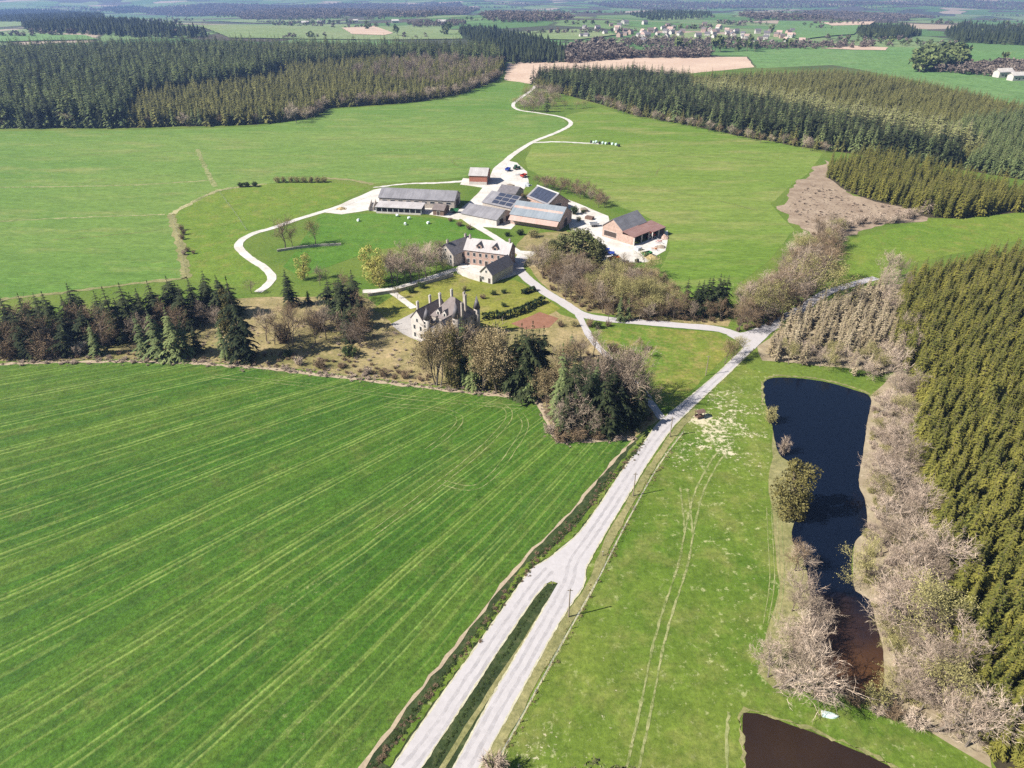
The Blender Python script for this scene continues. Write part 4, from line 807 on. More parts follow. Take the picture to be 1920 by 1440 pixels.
trees('in the grove beside the main road', [('tan', 1026, 765, 690, 1.0), ('spruce_mid', 1052, 795, 642, 0.8), ('spruce_dark', 1074, 802, 665, 0.9), ('spruce_dark', 1098, 808, 685, 1.0), ('spruce_dark', 1128, 812, 700, 1.0), ('spruce_dark', 1160, 806, 715, 1.0), ('spruce_dark', 1188, 800, 738, 1.0), ('spruce_mid', 1112, 790, 672, 0.9), ('spruce_dark', 1145, 780, 690, 1.0),
    ('bare_pink', 1078, 818, 722, 1.0), ('bare', 1050, 815, 745, 1.2), ('bare', 1104, 820, 752, 1.2), ('bare_tall', 1120, 762, 640), ('bare_tall', 1150, 770, 640, 1.2), ('bare_pink', 1172, 766, 648, 0.9), ('bare', 1186, 776, 668, 1.0), ('bare_tall', 1136, 745, 632, 1.1), ('bare', 1202, 770, 692, 1.0), ('shrub_green', 1150, 806, 776, 1.5), ('shrub_brown', 1050, 826, 800, 1.4), ('shrub_brown', 1085, 826, 800, 1.4), ('shrub_brown', 1120, 824, 806, 1.4), ('shrub_pink', 1030, 812, 790, 1.2), ('bare', 1090, 690, 625, 1.1), ('tan', 1055, 700, 640, 1.0), ('bare', 1112, 668, 612, 1.0)])
trees('in the mixed grove below the farm', [('pine', 1086, 500, 430, 1.3), ('pine', 1058, 495, 440, 1.2), ('pine', 1112, 503, 442, 1.1), ('pine', 1040, 492, 448, 1.0), ('pine', 1124, 504, 456, 1.0),
    ('bare', 1018, 522, 458, 1.1), ('bare_dark', 1040, 532, 478, 1.1), ('bare', 1062, 540, 488, 1.1), ('bare_dark', 1095, 540, 482, 1.1), ('bare', 1010, 505, 456, 1.1), ('bare_pink', 1050, 520, 470, 1.1), ('bare', 1078, 530, 474, 1.2),
    ('bare', 1060, 562, 506, 1.1), ('bare_dark', 1085, 572, 516, 1.1), ('tan', 1110, 576, 530, 1.2), ('bare', 1130, 586, 524, 1.1), ('bud', 1150, 586, 505, 1.0), ('bud', 1180, 580, 505, 1.1), ('bud', 1206, 586, 510, 1.0), ('bud', 1230, 580, 522, 1.1), ('spruce_mid', 1162, 602, 548, 0.9), ('spruce_mid', 1176, 600, 552, 0.9),
    ('bare_pink', 1216, 602, 560, 1.1), ('bare', 1250, 596, 548, 1.1), ('bare_dark', 1270, 596, 536, 1.0), ('bare_dark', 1240, 602, 560, 1.0), ('bare_dark', 1198, 602, 560, 1.0), ('bud', 1120, 560, 500, 1.1), ('bud', 1100, 556, 510), ('bare_dark', 1140, 600, 560), ('bare_dark', 1330, 602, 560, 1.1), ('bare_dark', 1352, 602, 556, 1.1), ('bare', 1300, 603, 562, 1.1)])
trees('at the right end of the grove below the farm', [('spruce_dark', 1284, 586, 518, 0.8), ('spruce_dark', 1302, 590, 526, 1.0), ('spruce_dark', 1320, 592, 520, 1.0), ('spruce_dark', 1340, 592, 512, 1.0), ('spruce_dark', 1356, 590, 516, 1.0), ('spruce_dark', 1312, 582, 524, 1.0), ('spruce_dark', 1330, 580, 516, 1.0), ('spruce_dark', 1348, 578, 516, 0.9)])
trees('in the row behind the barns', [('bare_dark', x, b, t, 1.3) for x, b, t in [(1008, 350, 324), (1022, 353, 326), (1036, 356, 326), (1050, 360, 328), (1064, 362, 330), (1080, 364, 330), (1095, 368, 333), (1110, 373, 340), (1122, 380, 348), (1134, 388, 356)]])
trees('in the hedgerow above the road junction', [(['bare', 'bare_dark', 'bare_pink', 'bud'][i % 4 if i % 5 else 1], x, b, t, 1.15) for i, (x, b, t) in enumerate([
    (1384, 622, 560), (1400, 612, 545), (1418, 602, 522), (1432, 606, 515), (1450, 592, 500), (1466, 596, 492), (1480, 578, 476), (1500, 572, 466), (1512, 560, 450), (1526, 546, 440), (1540, 528, 425), (1396, 600, 555), (1408, 582, 528), (1426, 570, 515), (1442, 560, 500), (1458, 545, 488), (1472, 530, 472), (1488, 514, 460), (1502, 500, 450), (1518, 488, 432), (1534, 476, 420), (1550, 466, 414), (1562, 458, 418), (1490, 545, 480), (1512, 525, 455), (1528, 508, 440)])])
trees('at the corner of the road junction', [('tan', 1358, 682, 634, 1.0), ('bud', 1370, 676, 628, 1.0), ('bare', 1380, 664, 630, 1.0), ('shrub_green', 1470, 612, 596, 1.2)])
trees('between the lane and the spruce plantation', [('bare_pink', 1655, 520, 456, 0.9), ('bare_pink', 1668, 545, 480, 1.0), ('bare', 1680, 530, 478), ('bare_pink', 1660, 565, 500, 1.0), ('bare', 1690, 556, 505), ('bare_pink', 1676, 600, 540), ('bare', 1690, 640, 580, 1.0), ('bare_pink', 1700, 672, 610, 1.1), ('bare', 1682, 690, 640, 1.1)])
trees('on the left bank of the pond', [('ivy', 1477, 968, 868, 1.05), ('shrub_bud', 1444, 792, 764, 1.0), ('shrub_pink', 1468, 852, 818, 0.7), ('bare_dark', 1490, 1070, 1008, 1.1), ('bare_pink', 1500, 1130, 1050, 0.9), ('bare', 1505, 1180, 1110, 1.0), ('bare_pink', 1480, 1232, 1160, 1.0), ('bare_pink', 1462, 1290, 1180, 1.25), ('bare', 1498, 1298, 1212, 1.2), ('bare_pink', 1440, 1270, 1200, 1.2), ('shrub_brown', 1535, 1306, 1284, 1.2), ('bare_pink', 1508, 1230, 1150, 1.0)])
rng = np.random.default_rng(33); bankR = [(1690, 705, 640), (1680, 740, 690), (1715, 745, 690), (1665, 770, 725), (1690, 790, 735), (1655, 815, 770), (1680, 840, 780), (1650, 870, 815), (1700, 880, 810), (1660, 915, 845), (1640, 945, 890), (1690, 940, 860), (1655, 985, 910), (1720, 985, 900), (1650, 1040, 965), (1690, 1060, 960), (1625, 1080, 1005), (1730, 1060, 960), (1660, 1110, 1030), (1700, 1120, 1030), (1740, 1120, 1040), (1665, 1160, 1090), (1720, 1210, 1090), (1750, 1170, 1080), (1690, 1190, 1100), (1765, 1250, 1150), (1740, 1290, 1200), (1700, 1270, 1190), (1770, 1330, 1240), (1720, 1320, 1250), (1790, 1370, 1280), (1750, 1370, 1290), (1690, 1320, 1270), (1810, 1400, 1310), (1680, 1250, 1200)]
trees('on the right bank of the pond', [(['bare_pink', 'bare_pink', 'bare', 'bare_pink', 'bud', 'bare_pink'][i % 6], x, b, t, 1.15) for i, (x, b, t) in enumerate(bankR)])
P = fill([(1640, 742), (1700, 720), (1730, 800), (1745, 950), (1780, 1120), (1810, 1330), (1820, 1400), (1700, 1330), (1662, 1290), (1650, 1180), (1612, 1080), (1632, 960), (1625, 860)], 1.9, 40, 0.3, 0.45)
mass('bank_scrub', 'low pale scrub and dry grass covering the right pond bank', 'scrub', 'shrub_pink', P[::2], 1.3, 0.4, 1.6, 41)
mass('bank_scrub', 'low olive scrub dotted over the right pond bank', 'scrub', 'shrub_bud', P[1::4], 1.5, 0.4, 1.5, 42)
trees('at the dam between the ponds', [('shrub_brown', 1600, 1318, 1296, 1.3), ('shrub_bud', 1640, 1320, 1290, 1.2), ('shrub_pink', 1640, 1335, 1312, 1.2), ('shrub_brown', 1670, 1345, 1320, 1.2), ('shrub_pink', 1710, 1362, 1335, 1.2)])
trees('beside the lower end of the road', [('shrub_pink', 928, 1448, 1415, 1.1), ('pine', 1070, 1540, 1458, 0.9), ('pine', 1120, 1545, 1450, 0.9), ('pine', 1172, 1540, 1456, 0.9)])
trees('beside the path in the grove meadow', [('shrub_brown', 1105, 612, 596, 1.2), ('shrub_green', 1120, 616, 602, 1.2), ('shrub_brown', 1140, 612, 600, 1.2), ('bare_dark', 1210, 670, 640, 1.0), ('tan', 1195, 655, 630, 1.1), ('shrub_brown', 1150, 660, 640, 1.5), ('shrub_bud', 1175, 672, 650, 1.4)])
trees('beside the farm track at the far field', [('bare_pink', 985, 208, 178, 1.0), ('bare_dark', 975, 205, 182, 1.1), ('bare', 1000, 210, 180, 1.0), ('bud', 1045, 200, 170, 1.0), ('spruce_dark', 1025, 210, 172, 0.8), ('bare', 1012, 200, 170), ('bud', 1060, 205, 185, 1.2), ('bud', 1080, 204, 186, 1.2), ('bud', 1100, 202, 184, 1.2), ('bare', 1032, 190, 160), ('spruce_dark', 1000, 158, 122, 1.2), ('spruce_dark', 1012, 157, 120, 1.2), ('spruce_dark', 1030, 158, 122, 1.2), ('spruce_dark', 1046, 160, 121, 1.2), ('bare_pink', 1130, 190, 165, 1.2), ('bare_pink', 1145, 194, 170, 1.2)])
trees('among the barns', [('tan', 980, 374, 360, 1.3), ('bud', 990, 372, 358, 1.3), ('bare_dark', 1000, 372, 356, 1.2), ('shrub_green', 952, 443, 433, 1.3), ('shrub_brown', 845, 415, 407, 1.6), ('shrub_brown', 862, 424, 414, 1.6), ('shrub_brown', 880, 430, 420, 1.6), ('shrub_bud', 1000, 445, 430, 1.6), ('shrub_green', 975, 440, 428, 1.5), ('shrub_green', 1076, 402, 386, 1.2), ('shrub_green', 1092, 400, 392, 1.2), ('shrub_bud', 1085, 415, 405, 1.2)])
trees('in the walled garden', [('shrub_brown', 905, 560, 550, 1.4), ('shrub_green', 925, 553, 544, 1.4), ('shrub_green', 945, 550, 542, 1.4), ('shrub_bud', 870, 545, 535, 1.4), ('shrub_green', 945, 575, 566, 1.3), ('shrub_brown', 1050, 612, 600, 1.4), ('shrub_bud', 1075, 612, 600, 1.3), ('shrub_green', 770, 548, 536, 1.4), ('shrub_green', 790, 540, 528, 1.4), ('bud', 745, 560, 536, 1.0)])
def grove(where, poly, sp, seed, kinds, hlo, hhi, w=1.1):
    rng = np.random.default_rng(seed)
    for e in fill(poly, sp, seed, 0.4, 0.45):
        k = kinds[rng.integers(len(kinds))]; n, c = NAMES[k]; lab = LOOK[k] + ' ' + where
        plant(k, e[0], e[1], rng.uniform(hlo, hhi), n, lab, c, lab, w * rng.uniform(0.9, 1.2))
grove('in the mixed grove below the farm', [(1005, 505), (1010, 478), (1045, 490), (1120, 512), (1215, 520), (1280, 575), (1270, 600), (1180, 600), (1090, 575), (1040, 545)], 5.0, 61, ['bare', 'bare', 'bare_dark', 'bare_dark', 'bud', 'bud', 'tan'], 6.5, 11, 1.25)
grove('in the hedgerow above the road junction', [(1382, 622), (1392, 585), (1430, 545), (1470, 505), (1510, 460), (1545, 425), (1572, 440), (1555, 480), (1520, 550), (1460, 600), (1410, 618)], 5.2, 62, ['bare', 'bare_dark', 'bare_pink', 'bare', 'bud'], 7, 11, 1.3)
grove('mixed into the park conifers', [(120, 660), (130, 620), (260, 625), (420, 600), (440, 640), (300, 665)], 10, 88, ['bare_dark', 'bare', 'bare_dark'], 9, 13, 1.15)
grove('in the park belt left of the chateau', [(-60, 668), (-60, 640), (60, 620), (240, 604), (440, 572), (452, 598), (400, 606), (300, 628), (230, 650), (130, 655), (60, 668)], 6.0, 63, ['spruce_dark'] * 5 + ['bare_dark'], 11, 16, 1.15)
grove('in the park corner beside the crop field', [(-60, 676), (0, 672), (60, 672), (250, 668), (240, 650), (100, 650), (-60, 660)], 6.0, 74, ['spruce_dark', 'spruce_dark', 'bare_dark', 'spruce_mid'], 8, 13, 1.1)
grove('in front of the chateau', [(812, 722), (900, 734), (960, 741), (1012, 744), (1015, 715), (960, 705), (900, 705), (830, 705)], 4.6, 64, ['tan', 'spruce_mid', 'tan', 'spruce_dark', 'bare', 'ivy'], 9, 15, 0.85)
grove('in the grove beside the main road', [(1030, 775), (1045, 820), (1120, 820), (1190, 808), (1215, 775), (1190, 735), (1130, 715), (1060, 740)], 5.0, 65, ['spruce_dark', 'spruce_dark', 'bare', 'bare_pink', 'spruce_mid', 'bare_dark'], 8, 14, 1.0)
grove('beside the farmhouse wall', [(722, 532), (732, 500), (790, 488), (828, 492), (832, 508), (800, 522)], 5.0, 66, ['bare', 'bare_pink', 'bare_pink', 'bare'], 7, 11, 1.2)
grove('in the row behind the barns', [(1000, 352), (1010, 346), (1060, 354), (1110, 366), (1142, 388), (1130, 394), (1090, 374), (1040, 362)], 5.0, 67, ['bare_dark', 'bare', 'bare_dark'], 5.5, 8, 1.3)
grove('scattered over the dry park ground', [(485, 655), (500, 610), (600, 600), (700, 612), (740, 640), (640, 660), (560, 668)], 11, 68, ['bare_dark', 'bare', 'shrub_brown', 'bare_dark'], 6, 10, 1.1)
grove('on the right bank of the pond', [(1645, 748), (1700, 712), (1725, 790), (1735, 930), (1768, 1090), (1800, 1300), (1815, 1385), (1720, 1335), (1672, 1290), (1660, 1180), (1625, 1080), (1645, 960), (1640, 860)], 3.9, 80, ['bare_pink', 'bare_pink', 'bare_pink', 'bare', 'bud'], 3.5, 6.5, 1.5)
grove('on the left bank of the pond', [(1486, 1020), (1508, 1080), (1516, 1180), (1520, 1290), (1440, 1290), (1425, 1240), (1465, 1180), (1488, 1110)], 3.4, 81, ['bare_pink', 'bare_pink', 'bare'], 3.5, 6.0, 1.5)
grove('in the chateau screen beside the crop field', [(815, 722), (900, 732), (1010, 742), (1000, 722), (900, 712), (820, 708)], 4.2, 82, ['spruce_dark', 'spruce_mid', 'tan', 'tan', 'spruce_dark'], 15, 20, 0.75)
trees('rising above the chateau screen', [('spruce_dark', 978, 736, 606, 0.8), ('spruce_dark', 998, 738, 600, 0.8), ('spruce_dark', 1016, 738, 610, 0.8), ('spruce_mid', 868, 722, 596, 0.65), ('bare_tall', 818, 722, 600, 1.3), ('bare_tall', 846, 724, 602, 1.3), ('bare_tall', 925, 730, 602, 1.2)])
grove('among the park conifers by the farm lane', [(600, 585), (620, 560), (680, 570), (690, 596), (640, 606)], 6.5, 86, ['spruce_dark', 'spruce_dark', 'bare_dark'], 11, 16, 1.2)
grove('standing over the dry park ground left of the chateau', [(480, 660), (500, 612), (600, 606), (690, 615), (735, 640), (640, 662), (560, 672)], 9.0, 87, ['bare_dark', 'bare_dark', 'spruce_dark', 'bare', 'spruce_dark'], 9, 14, 1.1)
grove('between the chateau screen and the main road grove', [(1012, 750), (1045, 790), (1075, 740), (1090, 670), (1060, 660), (1030, 700)], 5.5, 84, ['bare', 'tan', 'spruce_mid', 'bare_dark'], 9, 14, 1.0)
grove('beside the farm track at the far field', [(965, 206), (1005, 212), (1040, 206), (1052, 178), (1015, 165), (988, 180)], 8.5, 85, ['bare', 'bare_pink', 'bud', 'bare'], 6, 10, 1.2)
trees('standing out pale at the corner of the far forest', [('bare_pink', 556, 230, 182, 1.3), ('bare_pink', 575, 226, 196, 1.3)])
grove('tall in the grove beside the main road', [(1045, 800), (1185, 790), (1200, 760), (1120, 730), (1050, 745)], 5.2, 83, ['spruce_dark', 'spruce_dark', 'bare'], 12, 16, 0.9)
mass('park_scrub', 'low brown scrub along the crop field edge of the park', 'scrub', 'shrub_brown', fill([(0, 676), (300, 672), (560, 690), (820, 722), (815, 704), (640, 672), (500, 660), (440, 668), (250, 662), (0, 655)], 2.6, 69, 0.2, 0.5), 0.8, 0.5, 1.7, 69)
mass('park_scrub', 'dry bent grass tufts dotted over the park ground', 'scrub', 'shrub_pink', fill([(200, 660), (480, 668), (640, 680), (800, 712), (800, 660), (700, 600), (500, 600), (300, 645)], 3.4, 70, 0.2, 0.5), 0.5, 0.5, 2.0, 70)
mass('hedge_bottom', 'brown undergrowth under the hedgerow above the road junction', 'scrub', 'shrub_brown', fill([(1370, 630), (1392, 575), (1470, 495), (1545, 420), (1580, 440), (1555, 490), (1520, 556), (1460, 604), (1410, 622)], 2.4, 71, 0.2, 0.5), 1.5, 0.4, 1.5, 71)
mass('grove_undergrowth', 'brown undergrowth in the mixed grove below the farm', 'scrub', 'shrub_brown', fill([(1000, 500), (1010, 470), (1060, 470), (1150, 505), (1230, 515), (1300, 575), (1366, 598), (1362, 606), (1180, 602), (1090, 580), (1035, 545)], 2.6, 72, 0.2, 0.5), 1.4, 0.4, 1.5, 72)
mass('grove_undergrowth', 'brown undergrowth in the grove beside the main road', 'scrub', 'shrub_brown', fill([(1012, 752), (1040, 815), (1055, 826), (1190, 818), (1225, 785), (1180, 720), (1110, 660), (1060, 690)], 2.2, 73, 0.2, 0.5), 1.1, 0.4, 1.5, 73)
# brambles in the roadside ditch and field margins (uncountable)
def along(px, n, w, seed, off=0.0):
    c = smooth(gpoly(px), 1.0); t = np.gradient(c, axis=0); t /= np.linalg.norm(t, axis=1)[:, None]; nn = np.stack([-t[:, 1], t[:, 0]], 1)
    rng = np.random.default_rng(seed); i = rng.integers(0, len(c), n); return c[i] + nn[i] * (off + rng.normal(0, w, n))[:, None] + t[i] * rng.uniform(-1.5, 1.5, n)[:, None]
DL2 = [(x + 16, y + 6) for x, y in DITCH_L]
mass('ditch_brambles', 'dark brambles and rank grass filling the roadside ditch', 'brambles', 'shrub_green', along(DL2, 1300, 0.35, 51, 0.25), 0.11, 0.7, 2.2, 51, 0.3, 3.5)
mass('ditch_brambles', 'brown dead stalks standing in the roadside ditch', 'brambles', 'shrub_brown', along(DL2, 700, 0.5, 52, 0.3), 0.14, 0.7, 2.0, 52, 0.3, 4)
mass('ditch_grass', 'rank dark grass on the strip between the two road branches', 'grass', 'shrub_green', along([(1018, 1112), (985, 1162), (930, 1250), (870, 1340), (815, 1430), (785, 1478)], 500, 0.22, 53, 0.15), 0.09, 0.7, 2.2, 53, 0.3, 3)
mass('dry_stalks', 'dry tufts along the edge of the crop field below the park', 'grass', 'shrub_pink', along(FIELD_TOP[1:] + FIELD_CORNER, 1500, 1.1, 54, 0.8), 0.24, 0.7, 2.0, 54, 0.3, 4)
mass('dry_stalks', 'dry tufts on the grassy margin right of the road', 'grass', 'shrub_bud', along([(932, 1432), (985, 1334), (1045, 1224), (1085, 1152), (1140, 1050), (1205, 925), (1280, 812)], 350, 0.5, 55), 0.12, 0.6, 2.2, 55, 0.3, 3)

# ------------------------------------------------------------------ far woods and village
def low_conifer(seed):
    rng = np.random.default_rng(seed); tr, cr = MB(), MB(); prism(tr, (0, 0, -1), (0, 0, 6), 0.2, 0.1, 3)
    for z0, z1, r in ((0.6, 5.5, 2.1), (3.0, 8.0, 1.6), (5.6, 10, 1.0)):
        n = 7; v = [(r * rng.uniform(0.75, 1.2) * math.cos(6.283 * i / n), r * rng.uniform(0.75, 1.2) * math.sin(6.283 * i / n), z0 + rng.uniform(-0.5, 0.5)) for i in range(n)] + [(rng.normal(0, 0.1), rng.normal(0, 0.1), z1)]
        cr.add(v, [(i, (i + 1) % n, n) for i in range(n)])
    return tr, cr
def low_broad(seed): return leafball(seed, 4.0, 10, 0.15, 90, 1.3, 9)
reg('far_conifer', [low_conifer(200 + i) for i in range(4)], M['bark'], M['spruce_dark'])
M['twig_far'] = leafy('far_bare_wood', (0.120, 0.095, 0.078), (0.175, 0.140, 0.110))
reg('far_broad', [low_broad(210 + i) for i in range(4)], M['bark'], M['twig_far'])
reg('far_green', [low_broad(220 + i) for i in range(3)], M['bark'], M['spruce_mid'])
FARW = [('far_conifer', [(860, 62), (900, 58), (1000, 78), (1060, 100), (1060, 118), (960, 120), (905, 110), (880, 80)], 14, 8, 'dark conifer wood on the ridge behind the ploughed field'),
        ('far_broad', [(1060, 96), (1120, 86), (1175, 98), (1182, 117), (1062, 119)], 12, 8, 'leafless brown wood behind the ploughed field'),
        ('far_broad', [(1180, 104), (1250, 96), (1330, 98), (1330, 110), (1185, 116)], 9, 9, 'low leafless wood right of the brown wood behind the ploughed field'),
        ('far_broad', [(1150, 78), (1240, 74), (1440, 86), (1520, 84), (1640, 86), (1620, 92), (1450, 94), (1300, 92), (1180, 88)], 8, 12, 'purplish leafless trees around the distant village'),
        ('far_conifer', [(1605, 62), (1640, 52), (1700, 54), (1728, 66), (1700, 74), (1620, 74)], 14, 11, 'small dark wood on the hill right of the distant village'),
        ('far_conifer', [(1770, 64), (1800, 52), (1920, 56), (2300, 60), (2300, 86), (1920, 86), (1790, 80)], 14, 11, 'long dark wood on the far hillside'),
        ('far_conifer', [(40, 48), (180, 42), (300, 52), (390, 66), (385, 72), (260, 72), (180, 66), (60, 62)], 15, 12, 'dark wood on the ridge above the left forest'),
        ('far_conifer', [(-200, 22), (60, 20), (180, 28), (200, 36), (60, 42), (-200, 44)], 15, 16, 'dark wood high on the far hillside'),
        ('far_conifer', [(190, 14), (260, 12), (290, 22), (220, 26)], 14, 18, 'tiny dark wood on the far slope'),
        ('far_broad', [(-300, 2), (0, 0), (500, 0), (860, 4), (900, 20), (800, 34), (620, 30), (420, 30), (240, 22), (60, 18), (-300, 18)], 13, 20, 'purple brown leafless woods covering the distant hills'),
        ('far_broad', [(420, 26), (620, 24), (640, 34), (460, 38)], 11, 14, 'strip of leafless wood above the pale fields'),
        ('far_green', [(1716, 118), (1740, 112), (1800, 116), (1800, 130), (1716, 136)], 16, 7, 'dark conifers in the clump on the right hillside'),
        ('far_broad', [(1720, 122), (1830, 122), (1900, 120), (1990, 130), (1990, 150), (1890, 146), (1740, 134)], 8, 7, 'leafless trees in the clump on the right hillside'),
        ('far_broad', [(760, 44), (860, 40), (880, 48), (780, 52)], 8, 13, 'leafless trees around the distant sheds'),
        ('far_broad', [(900, 30), (1000, 26), (1080, 36), (1000, 44), (920, 42)], 11, 16, 'leafless wood in the far valley'),
        ('far_conifer', [(1180, 28), (1300, 24), (1340, 32), (1220, 38)], 11, 18, 'thin dark wood in the far valley'),
        ('far_broad', [(1380, 30), (1560, 24), (1760, 34), (1700, 40), (1420, 40)], 11, 18, 'faint leafless wood on the far valley side'),
        ('far_broad', [(1100, 6), (1400, 2), (1900, 4), (2100, 10), (2100, 18), (1500, 16), (1150, 16)], 12, 28, 'hazy wood along the farthest hills')]
for i, (k, pp, h_, sp_, lab) in enumerate(FARW):
    q = fill(pp, sp_, 300 + i, 0.4, 0.45)
    if len(q): mass('far_wood', lab, 'wood', k, q[:9000], h_ * 0.95, 0.2, 1.25, 300 + i)
rng = np.random.default_rng(76); hp = []
for k in range(110):
    x0, y0 = rng.uniform(-60, 1980), 8 + 80 * rng.uniform(0, 1) ** 1.3; ln_ = rng.uniform(30, 120); dy = rng.normal(0, 2.5)
    if y0 > 74 and x0 < 1000: continue
    a_, b_ = np.array(G(x0, y0)), np.array(G(x0 + ln_, y0 + dy)); n_ = int(min(60, np.linalg.norm(b_ - a_) / 9))
    for q in range(n_): hp.append(a_ + (b_ - a_) * (q + rng.uniform(0, 1)) / max(1, n_) + rng.normal(0, 5, 2))
hp = np.array(hp); hk = rng.uniform(0, 1, len(hp)) < 0.6
mass('far_hedgerows', 'leafless hedgerow trees dividing the distant fields', 'hedgerows', 'far_broad', hp[hk], 8, 0.3, 1.2, 401)
mass('far_hedgerows', 'green hedgerow trees dividing the distant fields', 'hedgerows', 'far_green', hp[~hk], 8, 0.3, 1.2, 402)
rng = np.random.default_rng(77)
for i, (x, b, s_) in enumerate([(1270, 98, 22), (1290, 99, 18), (1340, 97, 26), (1350, 98, 22), (1385, 96, 20), (1400, 97, 22), (1415, 98, 16), (1470, 92, 16), (1445, 62, 18), (1480, 90, 14), (1786, 118, 26), (1795, 118, 26), (1880, 120, 16), (690, 56, 20), (745, 68, 22), (840, 66, 26), (833, 66, 22)]):
    X, Y = G(x, b); t = empty('far_tree', (X, Y, float(hgt(X, Y))), rng.uniform(0, 6), (s_ / 10 * 0.9, s_ / 10 * 0.9, s_ / 10 * 0.9))
    tag(t, 'lone dark tree standing in the fields towards the distant village', 'tree', 'lone far trees')
    a_, c_ = PROTO['far_green'][i % 3]; obj('trunk', a_, t); obj('crown', c_, t)

M['wall_white'] = plain('white_render', (0.47, 0.43, 0.385), var=0.16, scale=0.6)
M['wall_stone'] = plain('pale_stone', (0.36, 0.315, 0.27), var=0.25, scale=0.9)
M['wall_pink'] = plain('pinkish_brick', (0.37, 0.260, 0.210), var=0.25, scale=1.1)
M['wall_red'] = plain('red_brick', (0.33, 0.125, 0.085), var=0.2, scale=1.0)
M['slate'] = plain('grey_slate', (0.130, 0.120, 0.125), rough=0.6, var=0.25, scale=0.9)
M['slate_brown'] = plain('brownish_slate', (0.150, 0.122, 0.112), rough=0.65, var=0.22, scale=0.8)
M['roof_pale'] = corrugated('pale_sheet_roof', (0.35, 0.32, 0.305), (0.44, 0.41, 0.395))
M['roof_grey'] = corrugated('grey_sheet_roof', (0.165, 0.158, 0.166), (0.240, 0.230, 0.240))
M['roof_blue'] = corrugated('bluish_sheet_roof', (0.175, 0.200, 0.222), (0.240, 0.262, 0.282))
M['roof_terra'] = corrugated('faded_terracotta_roof', (0.370, 0.250, 0.205), (0.440, 0.330, 0.285))
M['roof_red'] = corrugated('dull_red_sheet_roof', (0.215, 0.118, 0.100), (0.280, 0.172, 0.150))
M['panel'] = plain('solar_glass', (0.034, 0.040, 0.062), rough=0.35, var=0.2, spec=0.5)
M['glass'] = plain('dark_window_glass', (0.030, 0.034, 0.040), rough=0.15, var=0.2, spec=0.5)
M['frame'] = plain('white_window_frame', (0.50, 0.48, 0.45), var=0.06)
M['void'] = plain('dark_timber_door', (0.060, 0.045, 0.038), var=0.25, scale=2.0)
M['brown'] = plain('brown_boards', (0.150, 0.095, 0.072), var=0.3, scale=2.5)
M['steel'] = plain('galvanised_steel', (0.42, 0.43, 0.44), rough=0.5, var=0.12)

def wall_gable(L, D, eave, ridge, along_x=True, base=-0.3):
    """closed gabled body, near wall on y=0 from x=0 to L, depth D"""
    mb = MB()
    if along_x:
        v = [(0, 0, base), (L, 0, base), (L, D, base), (0, D, base), (0, 0, eave), (L, 0, eave), (L, D, eave), (0, D, eave), (0, D / 2, ridge), (L, D / 2, ridge)]
        f = [(0, 1, 5, 4), (2, 3, 7, 6), (1, 2, 6, 9, 5), (3, 0, 4, 8, 7), (4, 5, 9, 8), (6, 7, 8, 9), (3, 2, 1, 0)]
    else:
        v = [(0, 0, base), (L, 0, base), (L, D, base), (0, D, base), (0, 0, eave), (L, 0, eave), (L, D, eave), (0, D, eave), (L / 2, 0, ridge), (L / 2, D, ridge)]
        f = [(0, 1, 5, 8, 4), (2, 3, 7, 9, 6), (1, 2, 6, 5), (3, 0, 4, 7), (4, 8, 9, 7), (8, 5, 6, 9), (3, 2, 1, 0)]
    return mb.add(v, f)
def roof_gable(L, D, eave, ridge, along_x=True, o=0.4, t=0.16):
    mb = MB(); up = 0.2
    if along_x:
        k = (ridge - eave) / (D / 2)
        mb.slab((-o, -o, eave - k * o + up), (L + o, -o, eave - k * o + up), (L + o, D / 2, ridge + up), (-o, D / 2, ridge + up), t)
        mb.slab((L + o, D + o, eave - k * o + up), (-o, D + o, eave - k * o + up), (-o, D / 2, ridge + up), (L + o, D / 2, ridge + up), t)
    else:
        k = (ridge - eave) / (L / 2)
        mb.slab((-o, D + o, eave - k * o + up), (-o, -o, eave - k * o + up), (L / 2, -o, ridge + up), (L / 2, D + o, ridge + up), t)
        mb.slab((L + o, -o, eave - k * o + up), (L + o, D + o, eave - k * o + up), (L / 2, D + o, ridge + up), (L / 2, -o, ridge + up), t)
    return mb
def window(parent, x, z, w=1.0, h=1.5, face='front', at=0.0, mat=None, name='window'):
    """frame proud of the wall with a dark pane in it; face front: y=at looking to -y; left: x=at looking to -x; right: x=at looking to +x"""
    fr, pn = MB(), MB(); b = 0.10
    def bx(mb, u0, u1, z0, z1, d0, d1):
        if face == 'front': mb.box(u0, u1, at - d1, at - d0, z0, z1)
        elif face == 'left': mb.box(at - d1, at - d0, u0, u1, z0, z1)
        elif face == 'right': mb.box(at + d0, at + d1, u0, u1, z0, z1)
        else: mb.box(u0, u1, at + d0, at + d1, z0, z1)
    bx(fr, x - w / 2 - b, x - w / 2, z - b, z + h + b, -0.02, 0.08); bx(fr, x + w / 2, x + w / 2 + b, z - b, z + h + b, -0.02, 0.08)
    bx(fr, x - w / 2, x + w / 2, z - b, z, -0.02, 0.10); bx(fr, x - w / 2, x + w / 2, z + h, z + h + b, -0.02, 0.08)
    bx(pn, x - w / 2, x + w / 2, z, z + h, -0.02, 0.03)
    o = fr.build(name, mat or M['frame'], parent); pn.build('pane', M['glass'] if name == 'window' else M['void'], o); return o
def face_frame(A, B):
    a, b = np.array(G(*A)), np.array(G(*B)); d = b - a; return a, float(np.linalg.norm(d)), math.atan2(d[1], d[0])
